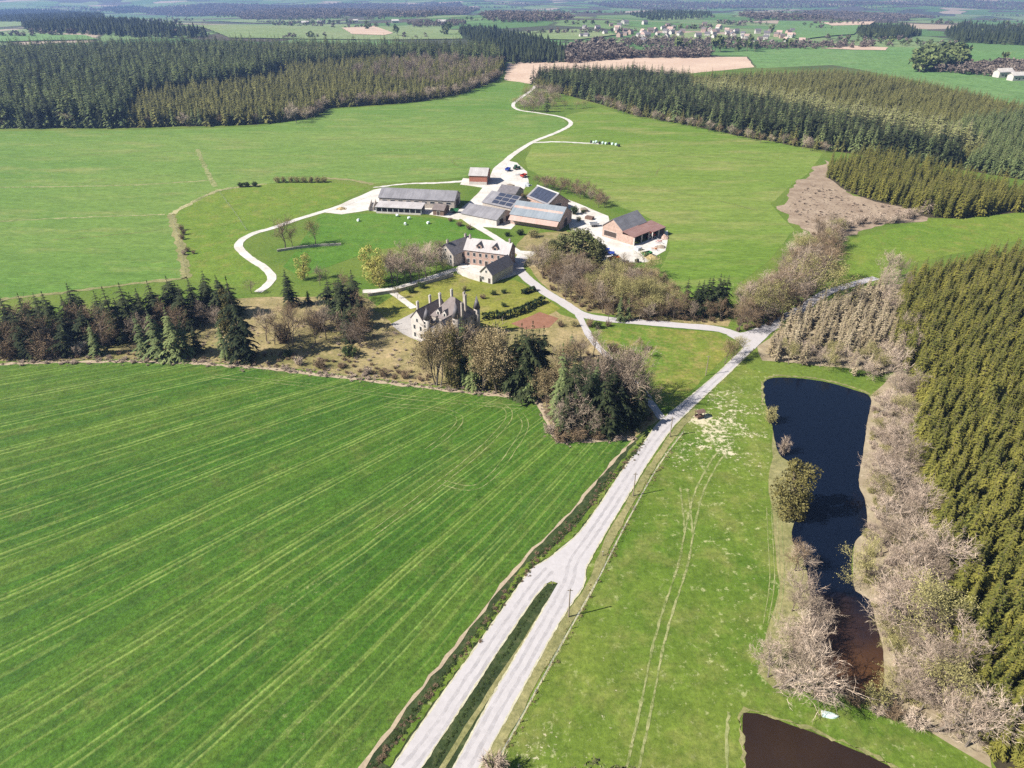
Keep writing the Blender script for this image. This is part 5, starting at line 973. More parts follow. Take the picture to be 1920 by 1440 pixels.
def building(name, label, A, B, D, eave, ridge, wm, rm, along_x=True, cat='building', group=None, o=0.4, L=None):
    """A, B: photo pixels of the near wall's foot, left and right"""
    a, L0, rz = face_frame(A, B); L = L or L0
    t = tag(empty(name, (a[0], a[1], 0), rz), label, cat, group)
    wall_gable(L, D, eave, ridge, along_x).build('wall', wm, t); roof_gable(L, D, eave, ridge, along_x, o).build('roof', rm, t)
    return t, L
def chimney(parent, x, y, z0, z1, w=0.6, d=0.9, m=None):
    mb = MB(); mb.box(x - w / 2, x + w / 2, y - d / 2, y + d / 2, z0, z1); mb.box(x - w / 2 - 0.08, x + w / 2 + 0.08, y - d / 2 - 0.08, y + d / 2 + 0.08, z1, z1 + 0.2)
    mb.cyl(x, y - d / 5, z1 + 0.2, z1 + 0.6, 0.14, 0.12, 8); mb.cyl(x, y + d / 5, z1 + 0.2, z1 + 0.6, 0.14, 0.12, 8); return mb.build('chimney', m or M['wall_stone'], parent)

# the village and sheds far away
rng = np.random.default_rng(91); HM = {}
for k, (wm_, rm_) in enumerate((('wall_white', 'slate'), ('wall_white', 'roof_terra'), ('wall_pink', 'slate_brown'))):
    dd = MB(); dd.box(4.4, 5.4, -0.04, 0.0, 0, 2.1)
    for x_ in (2.0, 7.5): dd.box(x_, x_ + 1.2, -0.04, 0, 1.0, 2.2)
    HM[k] = (mesh('house_wall', *(lambda q: (q.v, q.f))(wall_gable(10, 8, 4.2, 7.5, True, -2)), M[wm_]), mesh('house_roof', *(lambda q: (q.v, q.f))(roof_gable(10, 8, 4.2, 7.5)), M[rm_]), mesh('house_windows', dd.v, dd.f, M['glass']), ('white house with grey roof', 'white house with reddish roof', 'brick house with brown roof')[k])
cnt = 0
while cnt < 78:
    x = rng.uniform(1085, 1500); y = rng.normal(66 + (x - 1290) * 0.03, 9)
    if not 44 < y < 92: continue
    X, Y = G(x, y); k = [0, 0, 1, 2][cnt % 4]; w_, r_, d_, lab = HM[k]
    t = tag(empty('village_house', (X, Y, float(hgt(X, Y)) + 0.8), rng.uniform(-0.7, 0.7) + (1.57 if cnt % 3 == 0 else 0), rng.uniform(0.7, 1.1)), lab + ' in the distant village across the valley', 'house', lab + 's of the distant village')
    obj('wall', w_, t); obj('roof', r_, t); obj('facade_openings', d_, t); cnt += 1
for (x, y, s_, lab) in [(566, 47, 1.2, 'long white shed beside the pale far fields'), (595, 45, 1.0, 'smaller white shed right of the long white far shed'), (735, 44, 1.1, 'white shed above the far ploughed strip'), (662, 42, 0.9, 'small white shed at the far wood edge'), (822, 46, 1.2, 'white sheds block among far leafless trees'), (1898, 152, 1.0, 'white house by the clump on the right hillside'), (1872, 146, 1.1, 'grey roofed hut by the clump on the right hillside')]:
    X, Y = G(x, y); w_, r_, d_, _ = HM[0]; t = tag(empty('far_shed', (X, Y, float(hgt(X, Y)) + 0.8), 0.2, (s_ * 1.6, s_, s_)), lab, 'shed'); obj('wall', w_, t); obj('roof', mesh('roof', *(lambda q: (q.v, q.f))(roof_gable(10, 8, 4.2, 6.5)), M['roof_pale']), t); obj('facade_openings', d_, t)

# ------------------------------------------------------------------ the chateau
def chateau():
    a, _, rz = face_frame((773, 632), (812, 646)); t = tag(empty('chateau', (a[0], a[1], 0), rz, 0.76), 'tall pale stone chateau with steep slate roofs, many chimneys and pointed turrets', 'chateau')
    # left wing, gable to the front
    W, D = 7.0, 15.0
    w = wall_gable(W, D, 9.0, 13.2, False).build('wall', M['wall_white'], t); roof_gable(W, D, 9.0, 13.2, False, 0.25).build('roof', M['slate_brown'], t)
    # main block with hipped roof
    mb = MB(); mb.box(W - 0.003, 20, 5, 18, -0.3, 10.0); mb.build('wall', M['wall_stone'], t)
    rf = MB(); o = 0.4; x0, x1, y0, y1, e, rg = W - o, 20 + o, 5 - o, 18 + o, 10.02, 17.5
    rf.add([(x0, y0, e), (x1, y0, e), (x1, y1, e), (x0, y1, e), (12.4, 11.5, rg), (14.6, 11.5, rg)], [(0, 1, 5, 4), (1, 2, 5), (2, 3, 4, 5), (3, 0, 4), (3, 2, 1, 0)]); r_ = rf.build('roof', M['slate_brown'], t)
    # right wing in front, and the entrance bay between
    mb = wall_gable(6.2, 6.5, 9.0, 12.6, False); mb.v = [(x + 14.2, y - 1.4, z) for x, y, z in mb.v]; mb.build('wall', M['wall_stone'], t)
    mb = roof_gable(6.2, 7.6, 9.0, 12.6, False, 0.25); mb.v = [(x + 14.2, y - 1.4, z) for x, y, z in mb.v]; mb.build('roof', M['slate'], t)
    mb = MB(); mb.box(W + 0.3, 14.0, 1.8, 5.1, -0.3, 6.5); mb.build('wall', M['wall_white'], t)
    mb = MB(); mb.slab((W + 0.2, 1.4, 6.5), (14.1, 1.4, 6.5), (14.1, 5.1, 8.2), (W + 0.2, 5.1, 8.2), 0.2); mb.build('roof', M['slate'], t)
    # dormers
    for x, y, z in ((9.2, 5.6, 10.3), (12.6, 5.6, 10.3)):
        d = wall_gable(1.9, 3.2, 2.2, 3.3, False, -0.2); d.v = [(p + x, q + y, s + z) for p, q, s in d.v]; dm = d.build('dormer', M['wall_white'], t)
        d = roof_gable(1.9, 3.4, 2.2, 3.3, False, 0.15, 0.1); d.v = [(p + x, q + y, s + z) for p, q, s in d.v]; d.build('dormer_roof', M['slate'], dm)
        pn = MB(); pn.box(x + 0.5, x + 1.4, y - 0.05, y - 0.01, z + 0.5, z + 1.9); pn.build('pane', M['glass'], dm)
    # turrets
    for (x, y, r, h0, h1) in ((7.6, 1.4, 1.35, 10.0, 15.2), (20.4, 4.6, 1.35, 13.0, 19.6), (20.2, 18.2, 1.3, 12.0, 17.5)):
        tw = MB(); tw.cyl(x, y, -0.3, h0, r, r, 16); o_ = tw.build('turret', M['wall_white'] if x < 10 else M['wall_stone'], t, True)
        cn = MB(); cn.cyl(x, y, h0, h1, r + 0.25, 0, 16); cn.cyl(x, y, h1 - 0.2, h1 + 0.7, 0.06, 0.03, 5); cn.build('spire', M['slate'], o_, True)
        for zz in (3.0, 6.5, h0 - 2):
            pn = MB(); pn.box(x - 0.3, x + 0.3, y - r - 0.05, y - r + 0.1, zz, zz + 1.2); pn.build('window', M['glass'], o_)
    # chimneys
    for (x, y, z0, z1, m_) in ((0.6, 4.0, 9, 15.6, 0), (0.7, 11.5, 9, 15.8, 0), (3.5, 14.6, 11.5, 16.4, 0), (7.3, 10.5, 11, 18.3, 0), (12.2, 12.2, 16, 21.0, 0), (16.8, 14.5, 13, 20.2, 1), (18.6, 13.0, 12, 20.0, 1), (19.6, 9.5, 10, 18.0, 1)):
        chimney(t, x, y, z0, z1 - 1.0, 0.6, 1.1, M['wall_white'] if not m_ else M['wall_stone'])
    for z in (0.9, 4.4): 
        for x in (1.8, 5.2): window(t, x, z, 1.0, 1.9)
    window(t, 3.5, 7.9, 0.9, 1.5)
    for y in (2.5, 6.0, 9.5, 12.5):
        for z in (0.9, 4.4): window(t, y, z, 1.0, 1.9, 'left', 0.0)
    for y in (8.0, 11.5, 15.0):
        for z in (0.9, 4.2, 7.4): window(t, y, z, 1.0, 1.7, 'right', 20.0)
    for x in (15.8, 18.6):
        for z in (0.9, 4.4): window(t, x, z, 1.0, 1.9, 'front', -1.4)
    window(t, 10.6, 0.05, 1.4, 2.6, 'front', 1.8, None, 'door'); window(t, 9.0, 3.8, 0.9, 1.6, 'front', 1.8); window(t, 12.3, 3.8, 0.9, 1.6, 'front', 1.8)
    return t
chateau()

# ------------------------------------------------------------------ farmhouse group
t, L = building('farmhouse', 'long pinkish brick farmhouse with pale roof, two dormers and rows of windows', (872, 495), (953, 505), 8.5, 6.0, 9.2, M['wall_pink'], M['roof_pale'], cat='farmhouse')
for i in range(7):
    x = L * (i + 0.6) / 7.2
    window(t, x, 3.7, 0.9, 1.4); window(t, x, 0.9, 1.0, 1.6) if i != 3 else window(t, x, 0.02, 1.2, 2.2, 'front', 0.0, None, 'door')
for f in (0.26, 0.62):
    d = wall_gable(2.2, 2.6, 1.3, 2.3, False, -0.4); d.v = [(p + L * f, q + 0.8, s + 6.5) for p, q, s in d.v]; dm = d.build('dormer', M['wall_pink'], t)
    d = roof_gable(2.2, 2.8, 1.3, 2.3, False, 0.3, 0.12); d.v = [(p + L * f, q + 0.8, s + 6.5) for p, q, s in d.v]; d.build('dormer_roof', M['slate'], dm)
    pn = MB(); pn.box(L * f + 0.6, L * f + 1.6, 0.74, 0.78, 6.7, 7.7); pn.build('pane', M['glass'], dm)
chimney(t, 0.8, 4.25, 8.7, 10.4); chimney(t, L - 0.8, 4.25, 8.7, 10.4); window(t, 4.2, 3.6, 1.0, 1.4, 'right', L)
t, L = building('farm_house_wing', 'pale gabled house standing at the left end of the long farmhouse', (823, 490), (851, 500), 12.5, 4.9, 8.2, M['wall_stone'], M['slate'], False, 'house')
for x in (1.5, L - 1.5): window(t, x, 1.0, 0.9, 1.5); window(t, x, 3.2, 0.9, 1.2)
window(t, L / 2, 5.4, 0.7, 1.0); chimney(t, L / 2, 1.2, 7.8, 9.3); chimney(t, L / 2, 11.0, 7.8, 9.3); window(t, 5, 2.8, 0.9, 1.4, 'right', L)
t, L = building('outbuilding', 'low white gabled outbuilding with grey roof in front of the farmhouse', (901, 527), (923, 533), 13.5, 3.8, 6.6, M['wall_white'], M['slate'], False, 'outbuilding')
window(t, 1.2, 0.9, 0.8, 1.2); window(t, L - 1.3, 0.05, 1.0, 2.0, 'front', 0, None, 'door'); window(t, L / 2, 3.9, 0.7, 0.9)
def low_wall(name, label, pts, h, th, m, cat='wall'):
    c = [np.array(G(*p)) for p in pts]; mb = MB()
    for a, b in zip(c[:-1], c[1:]):
        d = (b - a) / np.linalg.norm(b - a); n = np.array((-d[1], d[0])) * th / 2
        mb.add([(*(a - n), -0.1), (*(b - n), -0.1), (*(b + n), -0.1), (*(a + n), -0.1), (*(a - n), h), (*(b - n), h), (*(b + n), h), (*(a + n), h)], [(0, 3, 2, 1), (4, 5, 6, 7), (0, 1, 5, 4), (1, 2, 6, 5), (2, 3, 7, 6), (3, 0, 4, 7)])
    return tag(mb.build(name, m), label, cat)
low_wall('courtyard_wall', 'white courtyard wall between the farmhouse outbuilding and the bare trees', [(858, 512), (880, 522), (900, 528)], 2.4, 0.4, M['wall_white'])
low_wall('stone_wall', 'low pale stone wall running along the paddock under the lane trees', [(520, 472), (560, 466), (600, 462), (640, 460)], 1.0, 0.5, M['wall_stone'])
low_wall('garden_wall', 'long pale garden wall along the lane towards the park', [(690, 556), (740, 549), (800, 532), (850, 518)], 1.2, 0.4, M['wall_stone'])
def hedge(label, pts, h, w):
    c = smooth(gpoly(pts), 0.5); t_ = np.gradient(c, axis=0); t_ /= np.linalg.norm(t_, axis=1)[:, None]; n = np.stack([-t_[:, 1], t_[:, 0]], 1); rng = np.random.default_rng(int(pts[0][0])); mb = MB()
    for i in range(len(c)):
        for k in range(26):
            u = rng.uniform(-1, 1); z = rng.uniform(0, h)
            if k % 3 == 0: z = h * rng.uniform(0.93, 1.05)
            else: u = math.copysign(rng.uniform(0.85, 1.08), u)
            p = np.array((*(c[i] + n[i] * u * w / 2 + t_[i] * rng.uniform(-0.3, 0.3)), z)); a = rng.normal(0, 0.22, 3); b = rng.normal(0, 0.22, 3)
            mb.add([p - a, p + b, p + a, p - b], [(0, 1, 2, 3)])
    t = tag(empty('clipped_hedge', (0, 0, 0)), label, 'hedge'); mb.build('foliage', M['hedge'], t)
    st = MB()
    for i in range(0, len(c), 3): prism(st, (*c[i], -0.1), (*c[i], h * 0.9), 0.05, 0.03, 3)
    st.build('stems', M['bark'], t)
hedge('dark clipped hedge between the chateau lawn and the red garden bed', [(936, 600), (982, 585), (986, 582)], 2.2, 1.6)
hedge('dark clipped hedge continuing from the red garden bed to the lane', [(988, 580), (1018, 567)], 2.0, 1.5)
hedge('short dark hedge beside the chateau turret', [(906, 600), (934, 595)], 2.2, 1.6)
hedge('short dark hedge by the lane above the lawn', [(980, 552), (1002, 545)], 1.6, 1.2)

# ------------------------------------------------------------------ barns
t, L = building('barn', 'long brick barn with bluish upper roof and faded terracotta lower roof', (957, 419), (1048, 433), 15.0, 4.4, 8.6, M['wall_pink'], M['roof_blue'], cat='barn')
mb = MB(); mb.slab((0.1, -2.6, 2.5), (L - 0.1, -2.6, 2.5), (L - 0.1, 4.6, 7.28), (0.1, 4.6, 7.28), 0.14); mb.build('lower_roof', M['roof_terra'], t)
for x in (1.6, 5.0): window(t, x, 1.2, 1.0, 1.4)
window(t, 7.5, 0.02, 4.0, 3.6, 'right', L, None, 'door')
def panels(parent, o, ux, uy, nx, ny, w, h, gap):
    """solar modules laid on a roof plane; o corner, ux along the ridge, uy up the slope (local coordinates)"""
    o = np.array(o, float); ux = np.array(ux, float); uy = np.array(uy, float); ux /= np.linalg.norm(ux); uy /= np.linalg.norm(uy)
    for i in range(nx):
        for j in range(ny):
            a = o + ux * i * (w + gap) + uy * j * (h + gap); mb = MB(); mb.slab(a, a + ux * w, a + ux * w + uy * h, a + uy * h, 0.08); mb.build('solar_panel', M['panel'], parent)
t, L = building('barn', 'dark barn with blue solar panels and white ridge line behind the long brick barn', (1027, 399), (1065, 391), 17.0, 4.0, 8.0, M['wall_pink'], M['roof_grey'], False, 'barn')
k_ = 4.0 / (L / 2); panels(t, (0.25, 1.0, 4.0 + 0.25 * k_ + 0.36), (0, 1, 0), (1, 0, k_), 5, 1, 2.85, L * 0.45 * math.hypot(1, k_), 0.12)
panels(t, (L - 0.25, 1.0, 4.0 + 0.25 * k_ + 0.36), (0, 1, 0), (-1, 0, k_), 5, 1, 2.85, L * 0.45 * math.hypot(1, k_), 0.12)
mb = MB(); mb.box(L / 2 - 0.25, L / 2 + 0.25, -0.4, 17.4, 8.12, 8.55); mb.build('ridge_cap', M['frame'], t); window(t, L / 2, 0.02, 3.6, 3.4, 'front', 0, None, 'door')
t, L = building('shed', 'low grey roofed shed with pale wall beside the farm lane', (866, 411), (931, 424), 14.0, 2.8, 5.6, M['wall_white'], M['roof_grey'], cat='shed')
window(t, 4.0, 0.02, 3.2, 2.4, 'right', L, None, 'door'); window(t, 9.5, 0.02, 3.2, 2.4, 'right', L, None, 'door')
t, L = building('shed', 'grey shed with rows of solar panels behind the low grey roofed shed', (905, 392), (958, 404), 16.0, 3.4, 7.0, M['wall_stone'], M['roof_grey'], cat='shed')
k_ = 3.6 / 8.0; panels(t, (L * 0.30, 0.6, 3.4 + 0.6 * k_ + 0.36), (1, 0, 0), (0, 1, k_), 3, 3, L * 0.20, 2.2, 0.55)
t, L = building('shed', 'dark slate roofed shed at the top of the farmyard', (934, 371), (966, 376), 9.0, 3.2, 5.6, M['wall_stone'], M['slate'], cat='shed'); window(t, L / 2, 0.02, 3.0, 2.6, 'front', 0, None, 'door')
t, L = building('barn', 'red brick barn with pale roof at the top of the farm track', (880, 346), (913, 347), 13.0, 4.8, 7.4, M['wall_red'], M['roof_pale'], cat='barn')
mb = MB(); mb.box(0.1, L - 0.1, -0.06, -0.01, -0.1, 1.6); mb.build('plinth', M['wall_white'], t); window(t, 4.5, 0.02, 3.6, 3.2, 'right', L, None, 'door')
t, L = building('barn', 'very long grey roofed barn along the upper farmyard edge', (712, 386), (852, 393), 13.0, 4.2, 7.2, M['wall_stone'], M['roof_grey'], cat='barn')
window(t, 6.5, 0.02, 6.0, 3.6, 'right', L, None, 'door')
for i in range(9): window(t, L * (i + 0.7) / 9.4, 2.4, 2.2, 0.9)
a, L, rz = face_frame((706, 399), (790, 403)); t = tag(empty('open_shelter', (a[0], a[1], 0), rz), 'white roofed open fronted shelter in front of the very long barn', 'shelter')
mb = MB(); mb.slab((-0.4, -0.5, 3.0), (L + 0.4, -0.5, 3.0), (L + 0.4, 7.0, 3.9), (-0.4, 7.0, 3.9), 0.14); mb.build('roof', M['roof_pale'], t)
for i in range(9): mb = MB(); mb.box(L * i / 8 - 0.12, L * i / 8 + 0.12, -0.12, 0.12, -0.1, 2.85); mb.build('post', M['steel'], t)
mb = MB(); mb.box(0, L, 6.6, 6.8, -0.1, 3.7); mb.box(-0.1, 0.1, 0.3, 6.6, -0.1, 3.0); mb.build('wall', M['wall_stone'], t); mb = MB(); mb.box(0.2, L - 0.2, -0.5, -0.3, 0, 0.8); mb.build('feed_barrier', M['wall_white'], t)
t, L = building('hut', 'brown boarded hut at the end of the open shelter', (812, 403), (832, 405), 7.0, 2.6, 4.4, M['brown'], M['slate_brown'], cat='hut'); window(t, L / 2, 0.02, 1.4, 2.0, 'front', 0, None, 'door')
# silage bunker walls left of the long barn
for i in range(3):
    low_wall('bunker_wall', 'white concrete bunker wall left of the open shelter', [(692 + i * 8, 396 - i * 1), (697 + i * 8, 380 - i * 1)], 1.8, 0.3, M['wall_white'])['group'] = 'bunker walls'
# right hand barn with red lean-to roofs
t, L = building('barn', 'large pink gabled barn with grey roof and red open fronted lean-to', (1129, 443), (1184, 459), 17.0, 5.0, 8.8, M['wall_pink'], M['roof_grey'], False, 'barn', L=10.5)
window(t, L * 0.40, 0.9, L * 0.62, 2.2, 'front', 0, M['wall_white'], 'door')
mb = MB(); mb.slab((L + 0.1, -0.6, 5.0), (L + 6.6, -0.6, 3.7), (L + 6.6, 10.6, 3.7), (L + 0.1, 10.6, 5.0), 0.16); mb.build('lean_to_roof', M['roof_red'], t)
mb = MB(); mb.slab((L + 0.1, 11.0, 4.8), (L + 8.0, 11.0, 3.5), (L + 8.0, 21.0, 3.5), (L + 0.1, 21.0, 4.8), 0.16); mb.build('lean_to_roof', M['roof_red'], t)
mb = MB(); mb.box(L + 0.05, L + 6.3, -0.3, -0.1, -0.1, 3.6); mb.build('lean_to_wall', M['wall_pink'], t); mb = MB(); mb.box(L + 0.05, L + 7.7, 20.6, 20.8, -0.1, 3.3); mb.build('lean_to_wall', M['wall_pink'], t)
for y, x in ((-0.2, 6.4), (5.2, 6.4), (10.4, 6.4), (11.3, 7.7), (16.0, 7.7), (20.6, 7.7)):
    mb = MB(); mb.box(L + x - 0.2, L + x + 0.2, y - 0.2, y + 0.2, -0.1, 3.45); mb.build('post', M['wall_white'], t)

# ------------------------------------------------------------------ machines, bales and small things
M['red_paint'] = plain('red_paint', (0.40, 0.050, 0.035), rough=0.45, var=0.2)
M['orange_paint'] = plain('orange_paint', (0.55, 0.190, 0.040), rough=0.5, var=0.2)
M['blue_paint'] = plain('blue_paint', (0.030, 0.060, 0.300), rough=0.45, var=0.2)
M['green_paint'] = plain('green_paint', (0.040, 0.160, 0.060), rough=0.45, var=0.2)
M['tyre'] = plain('black_rubber', (0.022, 0.022, 0.023), rough=0.85)
M['black_film'] = plain('black_plastic_film', (0.020, 0.020, 0.022), rough=0.4, spec=0.5)
M['white_film'] = plain('white_plastic_film', (0.72, 0.76, 0.74), rough=0.5, var=0.08)
M['green_film'] = plain('pale_green_film', (0.48, 0.60, 0.54), rough=0.5, var=0.15)
M['wood'] = plain('grey_timber', (0.23, 0.185, 0.140), var=0.25, scale=2.0)
M['hay'] = plain('hay', (0.36, 0.27, 0.13), var=0.25, scale=2.0)
def tractor(px, py, rz, paint, label):
    X, Y = G(px, py); t = tag(empty('tractor', (X, Y, 0.045), rz), label, 'tractor')
    mb = MB(); mb.box(0.4, 2.6, -0.45, 0.45, 0.8, 1.65); mb.box(-1.2, 0.5, -0.5, 0.5, 0.7, 1.2); mb.build('body', paint, t)
    mb = MB(); mb.box(-1.1, 0.4, -0.7, 0.7, 1.2, 1.4); mb.box(-1.15, 0.45, -0.75, 0.75, 2.55, 2.7)
    for x in (-1.05, 0.3):
        for y in (-0.65, 0.57): mb.box(x, x + 0.08, y, y + 0.08, 1.4, 2.55)
    c = mb.build('cab', paint, t); mb = MB(); mb.box(-1.02, 0.34, -0.62, 0.62, 1.4, 2.55); mb.build('glazing', M['glass'], c)
    for x, y, r, w in ((-0.7, 0.85, 0.85, 0.5), (-0.7, -0.85, 0.85, 0.5), (2.0, 0.8, 0.55, 0.36), (2.0, -0.8, 0.55, 0.36)):
        mb = MB(); mb.ycyl(y - w / 2, y + w / 2, x, r, r, 16); w_ = mb.build('wheel', M['tyre'], t); mb = MB(); mb.ycyl(y - w / 2 - 0.02, y + w / 2 + 0.02, x, r, r * 0.5, 12); mb.build('rim', M['hay'] if paint is M['green_paint'] else M['steel'], w_)
    mb = MB(); mb.cyl(1.9, 0.35, 1.6, 2.6, 0.06, 0.06, 8); mb.build('exhaust', M['steel'], t)
def trailer(px, py, rz, paint, label, L=4.5):
    X, Y = G(px, py); t = tag(empty('trailer', (X, Y, 0.045), rz), label, 'trailer')
    mb = MB(); mb.box(0, L, -1.1, 1.1, 0.9, 1.05)
    for y in (-1.1, 1.02): mb.box(0, L, y, y + 0.08, 1.05, 1.75)
    for x in (0, L - 0.08): mb.box(x, x + 0.08, -1.02, 1.02, 1.05, 1.75)
    mb.build('bed', paint, t); mb = MB(); mb.box(-1.6, 0, -0.08, 0.08, 0.75, 0.9); mb.build('drawbar', M['steel'], t)
    for x in (L * 0.45, L * 0.7):
        for y in (-1.2, 1.2): mb = MB(); mb.ycyl(y - 0.15, y + 0.15, x, 0.45, 0.45, 14); mb.build('wheel', M['tyre'], t)
def harrow(px, py, rz, paint, label, w=3.4):
    X, Y = G(px, py); t = tag(empty('farm_implement', (X, Y, 0.045), rz), label, 'implement')
    mb = MB(); mb.box(-w / 2, w / 2, -0.06, 0.06, 0.8, 0.92); mb.box(-w / 2, w / 2, 0.9, 1.02, 0.8, 0.92); mb.box(-0.06, 0.06, -0.9, 0.9, 0.92, 1.02); mb.box(-0.4, 0.4, -0.95, -0.85, 0.8, 1.4); mb.build('frame', paint, t)
    for i in range(7):
        x = -w / 2 + 0.1 + i * (w - 0.2) / 6
        for y in (0.0, 0.96): mb = MB(); mb.box(x - 0.03, x + 0.03, y - 0.03, y + 0.03, -0.05, 0.85); mb.build('tine', M['steel'], t)
def bale(px, py, m, label, group, r=0.7, rz=0.0):
    X, Y = G(px, py); t = tag(empty('round_bale', (X, Y, 0), rz), label, 'bale', group)
    mb = MB(); n = 18; v = []
    for x, q in ((-0.6, r * 0.88), (-0.52, r), (0.52, r), (0.6, r * 0.88)): v += [(x, q * math.cos(6.2832 * i / n), r + 0.02 + q * math.sin(6.2832 * i / n)) for i in range(n)]
    f = [(k * n + i, k * n + (i + 1) % n, (k + 1) * n + (i + 1) % n, (k + 1) * n + i) for k in range(3) for i in range(n)]; mb.add(v, f).build('wrap', m, t, True)
    mb = MB(); mb.xcyl(-0.605, 0.605, 0, r + 0.02, r * 0.87, n); mb.build('end_face', m, t)
tractor(968, 318, 0.6, M['green_paint'], 'green tractor parked at the top of the farmyard by the track')
tractor(1140, 478, -0.4, M['blue_paint'], 'blue tractor parked in the tree shade on the right farmyard')
trailer(1142, 491, 0.3, M['orange_paint'], 'orange trailer parked at the lower corner of the right farmyard')
trailer(978, 334, 1.0, M['red_paint'], 'red trailer on the upper farmyard near the bare trees', 4.0)
harrow(972, 330, 0.4, M['steel'], 'grey tined implement on the upper farmyard')
harrow(1236, 456, 0.9, M['red_paint'], 'red tined implement at the edge of the right farmyard')
harrow(1228, 470, 0.2, M['orange_paint'], 'orange tined implement left of the field below the red one', 2.8)
trailer(1205, 482, 0.5, M['green_paint'], 'green trailer at the lower edge of the right farmyard', 4.0)
tractor(1218, 447, 0.5, M['red_paint'], 'red tractor standing in front of the red lean-to')
for i, (x, y) in enumerate(((1170, 496), (1176, 495), (1194, 492), (1164, 497))): bale(x, y, M['black_film'], 'black wrapped bale at the lower edge of the right farmyard', 'black bales on the farmyard', 0.75, 0.3 * i)
for i, (x, y) in enumerate(((1108, 268), (1113, 269), (1118, 268), (1124, 270), (1130, 270), (1136, 271), (1142, 271), (1148, 272), (1155, 273), (1160, 275))): bale(x, y, M['black_film'] if i % 3 == 0 else M['green_film'], 'black wrapped bale in the row on the right field track' if i % 3 == 0 else 'pale green wrapped bale in the row on the right field track', 'bales on the field track', 0.8, 0.1 * i)
for i, (x, y) in enumerate(((745, 406), (767, 411), (803, 420), (672, 415), (760, 422))): bale(x, y, M['white_film'], 'white wrapped bale lying in the green paddock', 'white bales in the paddock', 0.6, 0.4 * i)
def heap(px, py, r, h, m, label, cat='heap'):
    X, Y = G(px, py); rng = np.random.default_rng(int(px * 7 + py)); t = tag(empty('heap', (X, Y, 0.04), rng.uniform(0, 6)), label, cat)
    n = 14; v = [(0, 0, h)]; f = []
    for k, (q, z) in enumerate(((0.35, 0.8), (0.7, 0.4), (1.0, -0.1))): v += [(r * q * rng.uniform(0.75, 1.2) * math.cos(6.2832 * i / n), r * q * rng.uniform(0.75, 1.2) * math.sin(6.2832 * i / n) * 0.8, h * z * rng.uniform(0.8, 1.2)) for i in range(n)]
    f += [(0, 1 + i, 1 + (i + 1) % n) for i in range(n)] + [(1 + k * n + i, 1 + (k + 1) * n + i, 1 + (k + 1) * n + (i + 1) % n, 1 + k * n + (i + 1) % n) for k in range(2) for i in range(n)]
    MB().add(v, f).build('pile', m, t)
    st = MB()
    for k in range(16):
        a = rng.uniform(0, 6.28); q = rng.uniform(0.6, 1.25) * r; z = rng.uniform(0.1, 0.25); x, y = q * math.cos(a), q * math.sin(a) * 0.8; st.box(x - z, x + z, y - z, y + z, -0.05, z * 1.2)
    st.build('rubble', m, t)
def stack(px, py, rz, m, label, nx=3, nz=2, L=2.4, w=1.2, h=0.6):
    X, Y = G(px, py); t = tag(empty('timber_stack', (X, Y, 0.045), rz), label, 'stack')
    for i in range(nx):
        for k in range(nz): mb = MB(); mb.box(-L / 2, L / 2, i * (w + 0.06), i * (w + 0.06) + w, k * (h + 0.03), k * (h + 0.03) + h); mb.build('bundle', m, t)
heap(1246, 446, 2.6, 1.5, M['wall_pink'], 'pinkish rubble heap at the right edge of the farmyard beside the field')
heap(1240, 464, 2.2, 1.2, M['wood'], 'brown heap below the red implement on the right farmyard')
heap(1222, 484, 3.0, 1.4, M['hay'], 'straw coloured heap at the lower right corner of the farmyard')
heap(986, 348, 3.2, 1.8, M['steel'], 'pale stone heap on the upper farmyard near the bare trees')
heap(1062, 378, 2.4, 1.3, M['wood'], 'brown heap behind the solar panel barn')
heap(640, 392, 2.2, 1.0, M['hay'], 'straw heap beside the farm lane before the long barn')
stack(1098, 398, 0.3, M['wood'], 'grey timber stack in the yard between the brick barn and the pink gabled barn')
stack(1112, 412, 1.0, M['brown'], 'brown timber stack near the pink gabled barn')
stack(962, 352, 0.8, M['wood'], 'timber stack beside the slate roofed shed')
stack(1200, 470, 0.7, M['steel'], 'grey stack standing on the right farmyard in front of the lean-to', 2, 2)
trailer(1105, 425, 0.2, M['steel'], 'grey trailer in the yard right of the long brick barn', 4.2)
trailer(950, 322, 1.2, M['blue_paint'], 'blue trailer beside the farm track at the top of the yard', 3.6)
trailer(845, 398, -0.2, M['green_paint'], 'green trailer by the end of the very long barn', 3.8)
# roadside poles
def pole(px, py, h, label):
    X, Y = G(px, py); t = tag(empty('utility_pole', (X, Y, 0)), label, 'pole', None)
    mb = MB(); mb.cyl(0, 0, -0.3, h, 0.14, 0.09, 10); mb.build('shaft', M['wood'], t)
    mb = MB(); mb.box(-0.5, 0.5, -0.05, 0.05, h - 0.45, h - 0.35); mb.build('crossarm', M['wood'], t)
    for x in (-0.42, 0.42): mb = MB(); mb.cyl(x, 0, h - 0.35, h - 0.15, 0.05, 0.04, 8); mb.build('insulator', M['frame'], t)
pole(1066, 1157, 7.2, 'grey wooden utility pole where the two road branches meet')
pole(1187, 930, 6.5, 'grey wooden utility pole on the verge left of the wheel tracks')
pole(1256, 819, 6.0, 'grey wooden utility pole near the feeding trough and straw patch')
pole(1323, 704, 6.5, 'grey wooden utility pole on the verge near the road junction')
def post(px, py, label, h=1.1):
    X, Y = G(px, py); t = tag(empty('marker_post', (X, Y, 0)), label, 'post'); mb = MB(); mb.cyl(0, 0, -0.2, h, 0.09, 0.08, 8); mb.build('shaft', M['wood'], t); mb = MB(); mb.cyl(0, 0, h, h + 0.12, 0.10, 0.0, 8); mb.build('cap', M['frame'], t)
post(1130, 1042, 'short wooden post on the verge where the road widens', 1.2); post(1036, 1096, 'short wooden post at the tip between the road branches', 0.9)
